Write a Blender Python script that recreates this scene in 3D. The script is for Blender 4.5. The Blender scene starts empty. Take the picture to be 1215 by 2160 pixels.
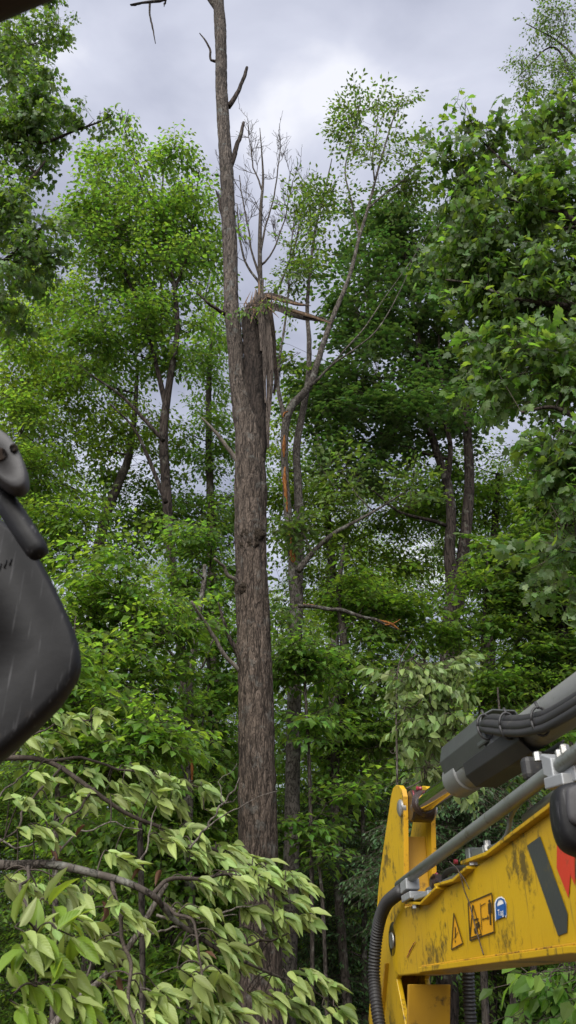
import bpy, bmesh, math, random
import numpy as np
from mathutils import Vector, Matrix

rng = np.random.default_rng(11)
random.seed(11)
S = bpy.context.scene
C = S.collection

# ------------------------------------------------------------------ camera
PITCH = math.radians(31.0)
VFOV = math.radians(65.0)
EYE = np.array([0.0, 0.0, 1.9])
F = 1080.0 / math.tan(VFOV / 2)          # focal length in photo pixels (photo is 1215 x 2160)
cam = bpy.data.cameras.new('camera')
cam.sensor_fit = 'VERTICAL'
cam.lens = 4.4
cam.sensor_height = 2 * 4.4 * math.tan(VFOV / 2)
cam.sensor_width = cam.sensor_height * 1215 / 2160
cam.clip_start = 0.02
cam.clip_end = 3000
cam.dof.use_dof = True
cam.dof.focus_distance = 11.0
cam.dof.aperture_fstop = 2.0
camo = bpy.data.objects.new('camera', cam)
camo.location = EYE
camo.rotation_euler = (math.radians(90) + PITCH, 0, 0)
C.objects.link(camo)
S.camera = camo

# ------------------------------------------------------------------ light
EXPOSURE = 2.2
SUN_EL, SUN_AZ = math.radians(42), math.radians(200)   # azimuth clockwise from +Y: behind the viewer, a bit to the left
S.view_settings.view_transform = 'Standard'
S.view_settings.look = 'None'
S.view_settings.exposure = EXPOSURE
S.view_settings.gamma = 1.0
S.view_settings.use_curve_mapping = False
world = bpy.data.worlds.new('World')
S.world = world
world.use_nodes = True
wn, wl = world.node_tree.nodes, world.node_tree.links
wn.clear()
w_out = wn.new('ShaderNodeOutputWorld')
w_bg = wn.new('ShaderNodeBackground'); w_bg.inputs['Strength'].default_value = 0.1
sky = wn.new('ShaderNodeTexSky'); sky.sky_type = 'NISHITA'; sky.sun_disc = False
sky.sun_elevation = SUN_EL; sky.sun_rotation = SUN_AZ
tc = wn.new('ShaderNodeTexCoord')
sep = wn.new('ShaderNodeSeparateXYZ'); wl.new(tc.outputs['Generated'], sep.inputs[0])
zz = wn.new('ShaderNodeMath'); zz.operation = 'MAXIMUM'; zz.inputs[1].default_value = 0.06
wl.new(sep.outputs['Z'], zz.inputs[0])
zadd = wn.new('ShaderNodeMath'); zadd.operation = 'ADD'; zadd.inputs[1].default_value = 0.25
wl.new(zz.outputs[0], zadd.inputs[0])
dv = wn.new('ShaderNodeVectorMath'); dv.operation = 'DIVIDE'
cmb = wn.new('ShaderNodeCombineXYZ')
for i in range(3): wl.new(zadd.outputs[0], cmb.inputs[i])
wl.new(tc.outputs['Generated'], dv.inputs[0]); wl.new(cmb.outputs[0], dv.inputs[1])
mp = wn.new('ShaderNodeMapping'); mp.inputs['Location'].default_value = (7.271, 2.029, 1.476); mp.inputs['Scale'].default_value = (1, 1, 0.15)
wl.new(dv.outputs[0], mp.inputs[0])
n1 = wn.new('ShaderNodeTexNoise'); n1.inputs['Scale'].default_value = 3.4; n1.inputs['Detail'].default_value = 7
n1.inputs['Roughness'].default_value = 0.47; n1.inputs['Distortion'].default_value = 0.5
wl.new(mp.outputs[0], n1.inputs['Vector'])
cr = wn.new('ShaderNodeValToRGB')
e = cr.color_ramp.elements
e[0].position = 0.36; e[0].color = (0.68, 0.71, 0.90, 1)
e[1].position = 0.52; e[1].color = (1.22, 1.26, 1.50, 1)
x = e.new(0.62); x.color = (1.55, 1.59, 1.83, 1)
x = e.new(0.70); x.color = (2.1, 2.11, 2.25, 1)
wl.new(n1.outputs['Fac'], cr.inputs[0])
mixw = wn.new('ShaderNodeMixRGB'); mixw.inputs[0].default_value = 0.93      # thick cloud over the clear sky
wl.new(sky.outputs[0], mixw.inputs[1]); wl.new(cr.outputs[0], mixw.inputs[2])
wl.new(mixw.outputs[0], w_bg.inputs[0]); wl.new(w_bg.outputs[0], w_out.inputs[0])

sun = bpy.data.lights.new('sun', 'SUN')
sun.energy = 1.5
sun.angle = math.radians(65)
sun.color = (1.0, 0.965, 0.9)
suno = bpy.data.objects.new('sun', sun)
sd = Vector((math.sin(SUN_AZ) * math.cos(SUN_EL), math.cos(SUN_AZ) * math.cos(SUN_EL), math.sin(SUN_EL)))
suno.rotation_euler = sd.to_track_quat('Z', 'Y').to_euler()
suno.location = (0, -5, 40)
C.objects.link(suno)
S.render.engine = 'CYCLES'
cy = S.cycles
cy.max_bounces = 7; cy.diffuse_bounces = 4; cy.glossy_bounces = 2; cy.transmission_bounces = 5; cy.transparent_max_bounces = 4
cy.use_denoising = True
cy.sample_clamp_indirect = 4.0

# ------------------------------------------------------------------ pixel -> place
def ray(px, py):
    r = (px - 607.5) / F; u = (1080.0 - py) / F
    return np.array([r, math.cos(PITCH) - u * math.sin(PITCH), math.sin(PITCH) + u * math.cos(PITCH)])

def P(px, py, Y):
    d = ray(px, py)
    return EYE + d * (Y / d[1])

def pxm(py, Y):
    """metres per photo pixel across, at height row py and ground distance Y"""
    return Y / ray(607.5, py)[1] / F

# ------------------------------------------------------------------ materials
MATS = {}
def nt(name):
    m = bpy.data.materials.new(name); m.use_nodes = True
    n, l = m.node_tree.nodes, m.node_tree.links
    n.clear()
    out = n.new('ShaderNodeOutputMaterial')
    MATS[name] = m
    return m, n, l, out

def leaf_mat(name, top, under, trans, tfac=0.42, var=0.5, veins=False, rough=0.48):
    m, n, l, out = nt(name)
    geo = n.new('ShaderNodeNewGeometry')
    hsv1 = n.new('ShaderNodeHueSaturation'); hsv2 = n.new('ShaderNodeHueSaturation')
    mix = n.new('ShaderNodeMixRGB'); mix.inputs[1].default_value = (*top, 1); mix.inputs[2].default_value = (*under, 1)
    l.new(geo.outputs['Backfacing'], mix.inputs[0])
    mr = n.new('ShaderNodeMapRange'); mr.inputs['To Min'].default_value = 1 - var; mr.inputs['To Max'].default_value = 1 + var
    l.new(geo.outputs['Random Per Island'], mr.inputs['Value'])
    wn_ = n.new('ShaderNodeTexWhiteNoise'); wn_.noise_dimensions = '1D'
    l.new(geo.outputs['Random Per Island'], wn_.inputs['W'])
    mh = n.new('ShaderNodeMapRange'); mh.inputs['To Min'].default_value = 0.475; mh.inputs['To Max'].default_value = 0.52
    l.new(wn_.outputs['Value'], mh.inputs['Value'])
    for h, src in ((hsv1, None), (hsv2, trans)):
        if src is None: l.new(mix.outputs[0], h.inputs['Color'])
        else: h.inputs['Color'].default_value = (*src, 1)
        l.new(mr.outputs[0], h.inputs['Value']); l.new(mh.outputs[0], h.inputs['Hue'])
    pb = n.new('ShaderNodeBsdfPrincipled'); pb.inputs['Roughness'].default_value = rough
    pb.inputs['Specular IOR Level'].default_value = 0.35
    l.new(hsv1.outputs[0], pb.inputs['Base Color'])
    tr = n.new('ShaderNodeBsdfTranslucent'); l.new(hsv2.outputs[0], tr.inputs['Color'])
    ms = n.new('ShaderNodeMixShader'); ms.inputs[0].default_value = tfac
    l.new(pb.outputs[0], ms.inputs[1]); l.new(tr.outputs[0], ms.inputs[2]); l.new(ms.outputs[0], out.inputs[0])
    if veins:
        uv = n.new('ShaderNodeUVMap'); sp = n.new('ShaderNodeSeparateXYZ'); l.new(uv.outputs[0], sp.inputs[0])
        ab = n.new('ShaderNodeMath'); ab.operation = 'ABSOLUTE'; l.new(sp.outputs['Y'], ab.inputs[0])
        mu = n.new('ShaderNodeMath'); mu.operation = 'MULTIPLY_ADD'; mu.inputs[1].default_value = -0.55
        l.new(ab.outputs[0], mu.inputs[0]); l.new(sp.outputs['X'], mu.inputs[2])
        sc = n.new('ShaderNodeMath'); sc.operation = 'MULTIPLY'; sc.inputs[1].default_value = 62.0; l.new(mu.outputs[0], sc.inputs[0])
        si = n.new('ShaderNodeMath'); si.operation = 'SINE'; l.new(sc.outputs[0], si.inputs[0])
        bp = n.new('ShaderNodeBump'); bp.inputs['Strength'].default_value = 0.16; bp.inputs['Distance'].default_value = 0.003
        l.new(si.outputs[0], bp.inputs['Height']); l.new(bp.outputs[0], pb.inputs['Normal'])
    return m

def bark_mat(name, dark, light, vs=9.0, stretch=0.14, bump=0.6, lichen=None, moss=None, big=0.6, upper=None, furrow=False):
    m, n, l, out = nt(name)
    t = n.new('ShaderNodeTexCoord')
    mpn = n.new('ShaderNodeMapping'); mpn.inputs['Scale'].default_value = (1, 1, stretch)
    l.new(t.outputs['Object'], mpn.inputs[0])
    nz = n.new('ShaderNodeTexNoise'); nz.inputs['Scale'].default_value = vs; nz.inputs['Detail'].default_value = 6; nz.inputs['Roughness'].default_value = 0.62
    l.new(mpn.outputs[0], nz.inputs['Vector'])
    vo = n.new('ShaderNodeTexVoronoi'); vo.feature = 'DISTANCE_TO_EDGE'; vo.inputs['Scale'].default_value = vs * 1.7
    wv = n.new('ShaderNodeMixRGB'); wv.inputs[0].default_value = 0.12
    l.new(mpn.outputs[0], wv.inputs[1]); l.new(nz.outputs['Color'], wv.inputs[2]); l.new(wv.outputs[0], vo.inputs['Vector'])
    rv = n.new('ShaderNodeMapRange'); rv.inputs['From Max'].default_value = 0.10; l.new(vo.outputs['Distance'], rv.inputs['Value'])
    if furrow:                      # meandering upright cracks between ridges, with finer cross cracks
        cracks = []
        for sc_, st_, wd_ in ((vs * 0.62, stretch, 0.05), (vs * 1.5, stretch * 2.2, 0.075)):
            mq_ = n.new('ShaderNodeMapping'); mq_.inputs['Scale'].default_value = (1, 1, st_); l.new(t.outputs['Object'], mq_.inputs[0])
            nq = n.new('ShaderNodeTexNoise'); nq.inputs['Scale'].default_value = sc_; nq.inputs['Detail'].default_value = 3; nq.inputs['Distortion'].default_value = 0.5; l.new(mq_.outputs[0], nq.inputs['Vector'])
            sb_ = n.new('ShaderNodeMath'); sb_.operation = 'SUBTRACT'; sb_.inputs[1].default_value = 0.5; l.new(nq.outputs['Fac'], sb_.inputs[0])
            ab_ = n.new('ShaderNodeMath'); ab_.operation = 'ABSOLUTE'; l.new(sb_.outputs[0], ab_.inputs[0])
            mm = n.new('ShaderNodeMapRange'); mm.inputs['From Max'].default_value = wd_; mm.inputs['To Min'].default_value = 0.15 if sc_ < vs else 0.5; l.new(ab_.outputs[0], mm.inputs['Value']); cracks.append(mm)
        cm = n.new('ShaderNodeMath'); cm.operation = 'MULTIPLY'; l.new(cracks[0].outputs[0], cm.inputs[0]); l.new(cracks[1].outputs[0], cm.inputs[1])
        rv = cm
    mu = n.new('ShaderNodeMath'); mu.operation = 'MULTIPLY'; l.new(rv.outputs[0], mu.inputs[0]); l.new(nz.outputs['Fac'], mu.inputs[1])
    cr_ = n.new('ShaderNodeValToRGB'); cr_.color_ramp.elements[0].position = 0.05; cr_.color_ramp.elements[1].position = 0.62
    cr_.color_ramp.elements[0].color = (*dark, 1); cr_.color_ramp.elements[1].color = (*light, 1)
    l.new(mu.outputs[0], cr_.inputs[0])
    last = cr_.outputs[0]
    nb = n.new('ShaderNodeTexNoise'); nb.inputs['Scale'].default_value = big; nb.inputs['Detail'].default_value = 5
    l.new(t.outputs['Object'], nb.inputs['Vector'])
    hv = n.new('ShaderNodeHueSaturation'); mr = n.new('ShaderNodeMapRange'); mr.inputs['From Min'].default_value = 0.3; mr.inputs['From Max'].default_value = 0.7
    mr.inputs['To Min'].default_value = 0.62; mr.inputs['To Max'].default_value = 1.35
    l.new(nb.outputs['Fac'], mr.inputs['Value']); l.new(mr.outputs[0], hv.inputs['Value']); l.new(last, hv.inputs['Color']); last = hv.outputs[0]
    for col, sc, lo, hi in ((lichen, 5.0, 0.56, 0.66), (moss, 1.3, 0.6, 0.75)):
        if col is None: continue
        nl = n.new('ShaderNodeTexNoise'); nl.inputs['Scale'].default_value = sc; nl.inputs['Detail'].default_value = 5; nl.inputs['Roughness'].default_value = 0.65
        l.new(t.outputs['Object'], nl.inputs['Vector'])
        m2 = n.new('ShaderNodeMapRange'); m2.inputs['From Min'].default_value = lo; m2.inputs['From Max'].default_value = hi; m2.inputs['To Max'].default_value = 0.75
        l.new(nl.outputs['Fac'], m2.inputs['Value'])
        mx = n.new('ShaderNodeMixRGB'); mx.inputs[2].default_value = (*col, 1); l.new(m2.outputs[0], mx.inputs[0]); l.new(last, mx.inputs[1]); last = mx.outputs[0]
    if upper:                       # younger bark high on the stem is paler and greyer
        sz_ = n.new('ShaderNodeSeparateXYZ'); l.new(t.outputs['Object'], sz_.inputs[0])
        mz = n.new('ShaderNodeMapRange'); mz.inputs['From Min'].default_value = upper[0]; mz.inputs['From Max'].default_value = upper[1]; l.new(sz_.outputs['Z'], mz.inputs['Value'])
        mt = n.new('ShaderNodeMixRGB'); mt.blend_type = 'MULTIPLY'; mt.inputs[2].default_value = (*upper[2], 1); l.new(mz.outputs[0], mt.inputs[0]); l.new(last, mt.inputs[1]); last = mt.outputs[0]
    pb = n.new('ShaderNodeBsdfPrincipled'); pb.inputs['Roughness'].default_value = 0.92; pb.inputs['Specular IOR Level'].default_value = 0.15
    l.new(last, pb.inputs['Base Color'])
    bp = n.new('ShaderNodeBump'); bp.inputs['Strength'].default_value = bump; bp.inputs['Distance'].default_value = 0.03
    l.new(mu.outputs[0], bp.inputs['Height']); l.new(bp.outputs[0], pb.inputs['Normal'])
    l.new(pb.outputs[0], out.inputs[0])
    return m

def paint_mat(name, col, col2, rough=0.4, metal=0.0, dirt=None, dirt_amt=0.5, scale=14.0, spec=0.5, scratch=None, bump=0.05, coat=0.0, ss=(60, 60, 5.0)):
    """painted / worn surface: two tones, dirt specks and scratches"""
    m, n, l, out = nt(name)
    t = n.new('ShaderNodeTexCoord')
    na = n.new('ShaderNodeTexNoise'); na.inputs['Scale'].default_value = scale * 0.35; na.inputs['Detail'].default_value = 6; l.new(t.outputs['Object'], na.inputs['Vector'])
    mx = n.new('ShaderNodeMixRGB'); mx.inputs[1].default_value = (*col, 1); mx.inputs[2].default_value = (*col2, 1)
    ra = n.new('ShaderNodeMapRange'); ra.inputs['From Min'].default_value = 0.35; ra.inputs['From Max'].default_value = 0.68; l.new(na.outputs['Fac'], ra.inputs['Value']); l.new(ra.outputs[0], mx.inputs[0])
    last = mx.outputs[0]
    pb = n.new('ShaderNodeBsdfPrincipled')
    if dirt is not None:
        nb = n.new('ShaderNodeTexNoise'); nb.inputs['Scale'].default_value = scale * 3.2; nb.inputs['Detail'].default_value = 9; nb.inputs['Roughness'].default_value = 0.72
        l.new(t.outputs['Object'], nb.inputs['Vector'])
        ncl = n.new('ShaderNodeTexNoise'); ncl.inputs['Scale'].default_value = scale * 0.55; ncl.inputs['Detail'].default_value = 4; l.new(t.outputs['Object'], ncl.inputs['Vector'])
        ad = n.new('ShaderNodeMath'); ad.operation = 'ADD'; l.new(nb.outputs['Fac'], ad.inputs[0]); l.new(ncl.outputs['Fac'], ad.inputs[1])
        rb = n.new('ShaderNodeMapRange'); rb.inputs['From Min'].default_value = 1.30 - 0.3 * dirt_amt; rb.inputs['From Max'].default_value = 1.40 - 0.24 * dirt_amt; rb.inputs['To Max'].default_value = 0.85
        l.new(ad.outputs[0], rb.inputs['Value'])
        md = n.new('ShaderNodeMixRGB'); md.inputs[2].default_value = (*dirt, 1); l.new(rb.outputs[0], md.inputs[0]); l.new(last, md.inputs[1]); last = md.outputs[0]
    if scratch is not None:
        ms_ = n.new('ShaderNodeMapping'); ms_.inputs['Rotation'].default_value = (0.5, 0.35, 0.3); ms_.inputs['Scale'].default_value = ss
        l.new(t.outputs['Object'], ms_.inputs[0])
        ns = n.new('ShaderNodeTexNoise'); ns.inputs['Scale'].default_value = 1.3; ns.inputs['Detail'].default_value = 3; l.new(ms_.outputs[0], ns.inputs['Vector'])
        rs = n.new('ShaderNodeMapRange'); rs.inputs['From Min'].default_value = 0.62; rs.inputs['From Max'].default_value = 0.72; rs.inputs['To Max'].default_value = 0.8; l.new(ns.outputs['Fac'], rs.inputs['Value'])
        mq = n.new('ShaderNodeMixRGB'); mq.inputs[2].default_value = (*scratch, 1); l.new(rs.outputs[0], mq.inputs[0]); l.new(last, mq.inputs[1]); last = mq.outputs[0]
    l.new(last, pb.inputs['Base Color'])
    pb.inputs['Metallic'].default_value = metal; pb.inputs['Specular IOR Level'].default_value = spec
    pb.inputs['Coat Weight'].default_value = coat
    rr = n.new('ShaderNodeMapRange'); rr.inputs['To Min'].default_value = rough * 0.75; rr.inputs['To Max'].default_value = min(1, rough * 1.35)
    l.new(na.outputs['Fac'], rr.inputs['Value']); l.new(rr.outputs[0], pb.inputs['Roughness'])
    if bump:
        nf = n.new('ShaderNodeTexNoise'); nf.inputs['Scale'].default_value = scale * 9; nf.inputs['Detail'].default_value = 4; l.new(t.outputs['Object'], nf.inputs['Vector'])
        bp = n.new('ShaderNodeBump'); bp.inputs['Strength'].default_value = bump; bp.inputs['Distance'].default_value = 0.01
        l.new(nf.outputs['Fac'], bp.inputs['Height']); l.new(bp.outputs[0], pb.inputs['Normal'])
    l.new(pb.outputs[0], out.inputs[0])
    return m

leaf_mat('leaf_beech', (0.078, 0.155, 0.026), (0.12, 0.19, 0.06), (0.23, 0.42, 0.035), 0.5)
leaf_mat('leaf_beech_low', (0.090, 0.168, 0.028), (0.13, 0.20, 0.06), (0.27, 0.46, 0.035), 0.53)
leaf_mat('leaf_lime', (0.10, 0.175, 0.022), (0.14, 0.21, 0.05), (0.29, 0.46, 0.03), 0.54)
leaf_mat('leaf_maple_dark', (0.046, 0.095, 0.026), (0.085, 0.13, 0.055), (0.095, 0.20, 0.028), 0.38)
leaf_mat('leaf_maple', (0.062, 0.118, 0.026), (0.115, 0.170, 0.075), (0.19, 0.34, 0.03), 0.45)
leaf_mat('leaf_elm', (0.070, 0.125, 0.024), (0.10, 0.16, 0.05), (0.17, 0.29, 0.03), 0.42)
leaf_mat('leaf_hemlock', (0.030, 0.068, 0.020), (0.045, 0.085, 0.032), (0.05, 0.12, 0.02), 0.3)
leaf_mat('leaf_pale', (0.13, 0.195, 0.055), (0.19, 0.25, 0.10), (0.22, 0.34, 0.06), 0.36, 0.35)
leaf_mat('leaf_front', (0.235, 0.325, 0.100), (0.28, 0.35, 0.15), (0.29, 0.42, 0.07), 0.36, 0.36, veins=True, rough=0.42)
leaf_mat('leaf_fresh', (0.13, 0.25, 0.03), (0.19, 0.29, 0.07), (0.30, 0.46, 0.03), 0.45, 0.25, veins=True, rough=0.45)
leaf_mat('leaf_dead', (0.10, 0.055, 0.027), (0.11, 0.065, 0.035), (0.11, 0.055, 0.02), 0.2, 0.4)
bark_mat('bark_main', (0.011, 0.0085, 0.007), (0.104, 0.081, 0.065), 24.0, 0.15, 1.0, lichen=(0.095, 0.093, 0.084), moss=(0.028, 0.026, 0.016), upper=(7.0, 14.0, (1.25, 1.36, 1.46)), furrow=True)
bark_mat('bark_grey', (0.022, 0.019, 0.016), (0.115, 0.102, 0.090), 14.0, 0.4, 0.6, lichen=(0.20, 0.20, 0.18))
bark_mat('bark_knot', (0.008, 0.006, 0.0045), (0.055, 0.042, 0.030), 24.0, 0.8, 1.0)
bark_mat('bark_stem', (0.006, 0.005, 0.0045), (0.048, 0.037, 0.031), 22.0, 0.17, 0.9, furrow=True)
bark_mat('bark_dark', (0.010, 0.008, 0.007), (0.052, 0.041, 0.035), 10.0, 0.16, 0.8, lichen=(0.12, 0.12, 0.10))
bark_mat('bark_mid', (0.02, 0.017, 0.014), (0.085, 0.072, 0.062), 13.0, 0.3, 0.6, lichen=(0.17, 0.17, 0.15))
bark_mat('bark_twig', (0.025, 0.02, 0.017), (0.09, 0.073, 0.06), 40.0, 0.6, 0.2)
bark_mat('bark_dead', (0.06, 0.05, 0.042), (0.18, 0.16, 0.14), 18.0, 0.2, 0.4)
bark_mat('wood_split', (0.018, 0.014, 0.012), (0.115, 0.094, 0.08), 26.0, 0.05, 0.8)
bark_mat('wood_raw', (0.07, 0.045, 0.03), (0.22, 0.15, 0.098), 26.0, 0.05, 0.5)
bark_mat('wood_scar', (0.13, 0.045, 0.012), (0.30, 0.13, 0.04), 14.0, 0.3, 0.4)
bark_mat('wood_dark', (0.010, 0.008, 0.007), (0.05, 0.036, 0.028), 16.0, 0.2, 0.8)
YEL, YEL2 = (0.50, 0.315, 0.006), (0.43, 0.26, 0.005)
paint_mat('yellow_paint', YEL, YEL2, 0.36, 0, (0.035, 0.025, 0.011), 0.78, 12.0, scratch=(0.16, 0.10, 0.02))
paint_mat('yellow_edge', (0.55, 0.30, 0.008), (0.40, 0.21, 0.01), 0.5, 0, (0.06, 0.03, 0.012), 0.95, 16.0)
paint_mat('yellow_dirty', (0.42, 0.23, 0.008), (0.30, 0.165, 0.01), 0.5, 0, (0.03, 0.018, 0.01), 0.75, 10.0)
paint_mat('pipe_steel', (0.27, 0.285, 0.28), (0.20, 0.215, 0.205), 0.38, 0.55, (0.11, 0.10, 0.075), 0.55, 16.0)
paint_mat('cylinder_grey', (0.19, 0.195, 0.19), (0.145, 0.15, 0.145), 0.42, 0.2, (0.06, 0.055, 0.045), 0.6, 10.0)
paint_mat('guard_black', (0.055, 0.060, 0.058), (0.038, 0.041, 0.040), 0.42, 0.0, (0.10, 0.095, 0.08), 0.35, 13.0)
paint_mat('rubber_black', (0.022, 0.021, 0.022), (0.014, 0.014, 0.014), 0.55, 0, (0.07, 0.062, 0.05), 0.35, 16.0)
paint_mat('plastic_black', (0.0062, 0.0062, 0.0078), (0.0042, 0.0042, 0.0054), 0.55, 0, (0.034, 0.026, 0.018), 0.55, 9.0, spec=0.35, scratch=(0.075, 0.075, 0.08), bump=0.05, ss=(170, 170, 9.0))
paint_mat('plastic_grey', (0.045, 0.044, 0.047), (0.034, 0.033, 0.036), 0.6, 0, (0.03, 0.03, 0.03), 0.4, 12.0)
paint_mat('alu', (0.30, 0.31, 0.32), (0.22, 0.23, 0.24), 0.5, 0.35, (0.16, 0.14, 0.11), 0.5, 22.0)
paint_mat('bolt_steel', (0.45, 0.45, 0.44), (0.32, 0.31, 0.29), 0.38, 0.8, (0.12, 0.09, 0.06), 0.5, 60.0)
paint_mat('chrome', (0.72, 0.73, 0.72), (0.68, 0.69, 0.68), 0.07, 1.0, None, bump=0)
paint_mat('grease', (0.03, 0.016, 0.012), (0.016, 0.010, 0.008), 0.3, 0, (0.075, 0.035, 0.02), 0.5, 24.0)
paint_mat('grease_red', (0.24, 0.018, 0.035), (0.12, 0.012, 0.02), 0.25, 0, (0.03, 0.01, 0.01), 0.7, 40.0)
paint_mat('decal_dark', (0.042, 0.047, 0.046), (0.034, 0.038, 0.037), 0.42, 0, (0.10, 0.075, 0.02), 0.25, 14.0)
paint_mat('decal_red', (0.52, 0.035, 0.014), (0.46, 0.03, 0.012), 0.4, 0, (0.2, 0.05, 0.02), 0.2, 14.0)
paint_mat('decal_black', (0.03, 0.018, 0.006), (0.05, 0.028, 0.006), 0.5, 0, (0.35, 0.20, 0.01), 0.3, 30.0)
paint_mat('decal_orange', (0.60, 0.30, 0.006), (0.54, 0.26, 0.006), 0.45, 0, (0.08, 0.05, 0.01), 0.3, 24.0)
paint_mat('decal_blue', (0.012, 0.085, 0.30), (0.010, 0.070, 0.26), 0.4, 0, None, bump=0)
paint_mat('decal_white', (0.75, 0.75, 0.72), (0.70, 0.70, 0.66), 0.45, 0, None, bump=0)
paint_mat('cab_trim', (0.030, 0.019, 0.013), (0.022, 0.014, 0.010), 0.6, 0, (0.07, 0.05, 0.035), 0.4, 12.0)
m, n, l, out = nt('ground_litter')
t = n.new('ShaderNodeTexCoord'); a = n.new('ShaderNodeTexNoise'); a.inputs['Scale'].default_value = 3.0; a.inputs['Detail'].default_value = 9; l.new(t.outputs['Object'], a.inputs['Vector'])
r_ = n.new('ShaderNodeValToRGB'); r_.color_ramp.elements[0].color = (0.02, 0.014, 0.009, 1); r_.color_ramp.elements[1].color = (0.13, 0.085, 0.05, 1); l.new(a.outputs['Fac'], r_.inputs[0])
pb = n.new('ShaderNodeBsdfPrincipled'); pb.inputs['Roughness'].default_value = 0.95; l.new(r_.outputs[0], pb.inputs['Base Color'])
bp = n.new('ShaderNodeBump'); bp.inputs['Strength'].default_value = 0.6; bp.inputs['Distance'].default_value = 0.05; l.new(a.outputs['Fac'], bp.inputs['Height']); l.new(bp.outputs[0], pb.inputs['Normal']); l.new(pb.outputs[0], out.inputs[0])

# ------------------------------------------------------------------ mesh helpers
def mesh_np(name, V, faces, mat=None, smooth=True, uv=None):
    """V (N,3); faces: list of integer arrays (M,k) with any k"""
    me = bpy.data.meshes.new(name)
    V = np.asarray(V, dtype=np.float32)
    fl = [np.asarray(f, dtype=np.int32) for f in faces if len(f)]
    nl = sum(f.size for f in fl); npoly = sum(len(f) for f in fl)
    me.vertices.add(len(V)); me.vertices.foreach_set('co', V.ravel())
    me.loops.add(nl); me.loops.foreach_set('vertex_index', np.concatenate([f.ravel() for f in fl]))
    me.polygons.add(npoly)
    tot = np.concatenate([np.full(len(f), f.shape[1], dtype=np.int32) for f in fl])
    st = np.concatenate([[0], np.cumsum(tot)[:-1]]).astype(np.int32)
    me.polygons.foreach_set('loop_start', st); me.polygons.foreach_set('loop_total', tot)
    me.polygons.foreach_set('use_smooth', np.full(npoly, smooth, dtype=bool))
    if uv is not None:
        ul = me.uv_layers.new(name='UVMap')
        vi = np.concatenate([f.ravel() for f in fl])
        ul.data.foreach_set('uv', np.asarray(uv, dtype=np.float32)[vi].ravel())
    me.update(calc_edges=True)
    if mat: me.materials.append(MATS[mat])
    return me

def link(name, me, parent=None, base=None):
    o = bpy.data.objects.new(name, me)
    C.objects.link(o)
    if parent is not None: o.parent = parent
    return o

def thing(name, label, cat, loc=(0, 0, 0), group=None):
    o = bpy.data.objects.new(name, None); C.objects.link(o)
    o.empty_display_size = 0.2
    o.location = loc
    tagit(o, label, cat, group)
    return o

def tagit(o, label, cat, group=None):
    o['label'] = label; o['category'] = cat
    if group: o['group'] = group

class Acc:
    """collects vertices and faces into one mesh"""
    def __init__(s): s.V = []; s.f = {}; s.n = 0
    def add(s, V, faces):
        V = np.asarray(V, float)
        for f in faces:
            f = np.asarray(f, int)
            if len(f): s.f.setdefault(f.shape[1], []).append(f + s.n)
        s.V.append(V); s.n += len(V)
    def mesh(s, name, mat, smooth=True, off=(0, 0, 0)):
        if not s.n: return None
        return mesh_np(name, np.concatenate(s.V) - np.asarray(off), [np.concatenate(v) for v in s.f.values()], mat, smooth)
    def build(s, name, mat, parent=None, smooth=True, off=(0, 0, 0)):
        me = s.mesh(name, mat, smooth, off)
        return link(name, me, parent) if me else None

def frames(pts):
    """parallel-transport frames along a polyline"""
    pts = np.asarray(pts, float)
    T = np.gradient(pts, axis=0)
    T /= np.linalg.norm(T, axis=1)[:, None] + 1e-12
    ref = np.array([0, 0, 1.0]) if abs(T[0][2]) < 0.8 else np.array([1.0, 0, 0])
    N = np.zeros_like(T); B = np.zeros_like(T)
    nvec = np.cross(T[0], np.cross(ref, T[0])); nvec /= np.linalg.norm(nvec)
    for i in range(len(pts)):
        nvec = nvec - T[i] * np.dot(nvec, T[i]); nvec /= np.linalg.norm(nvec) + 1e-12
        N[i] = nvec; B[i] = np.cross(T[i], nvec)
    return T, N, B

def tube(pts, rad, ns=8, cap=True, disp=None, flat=(1, 1)):
    pts = np.asarray(pts, float); K = len(pts)
    rad = np.broadcast_to(np.asarray(rad, float), (K,))
    T, N, B = frames(pts)
    th = np.linspace(0, 2 * np.pi, ns, endpoint=False)
    R = rad[:, None] * np.ones(ns)[None]
    if disp is not None: R = R + disp
    V = pts[:, None, :] + N[:, None, :] * (R * np.cos(th) * flat[0])[:, :, None] + B[:, None, :] * (R * np.sin(th) * flat[1])[:, :, None]
    V = V.reshape(-1, 3)
    i = np.arange(K - 1)[:, None] * ns; j = np.arange(ns)[None]; j2 = (j + 1) % ns
    q = np.stack([i + j, i + j2, i + ns + j2, i + ns + j], -1).reshape(-1, 4)
    fs = [q]
    if cap:
        V = np.concatenate([V, pts[:1], pts[-1:]])
        a = K * ns; jj = np.arange(ns); j2 = (jj + 1) % ns
        fs.append(np.concatenate([np.stack([np.full(ns, a), j2, jj], -1), np.stack([np.full(ns, a + 1), (K - 1) * ns + jj, (K - 1) * ns + j2], -1)]))
    return V, fs

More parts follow.
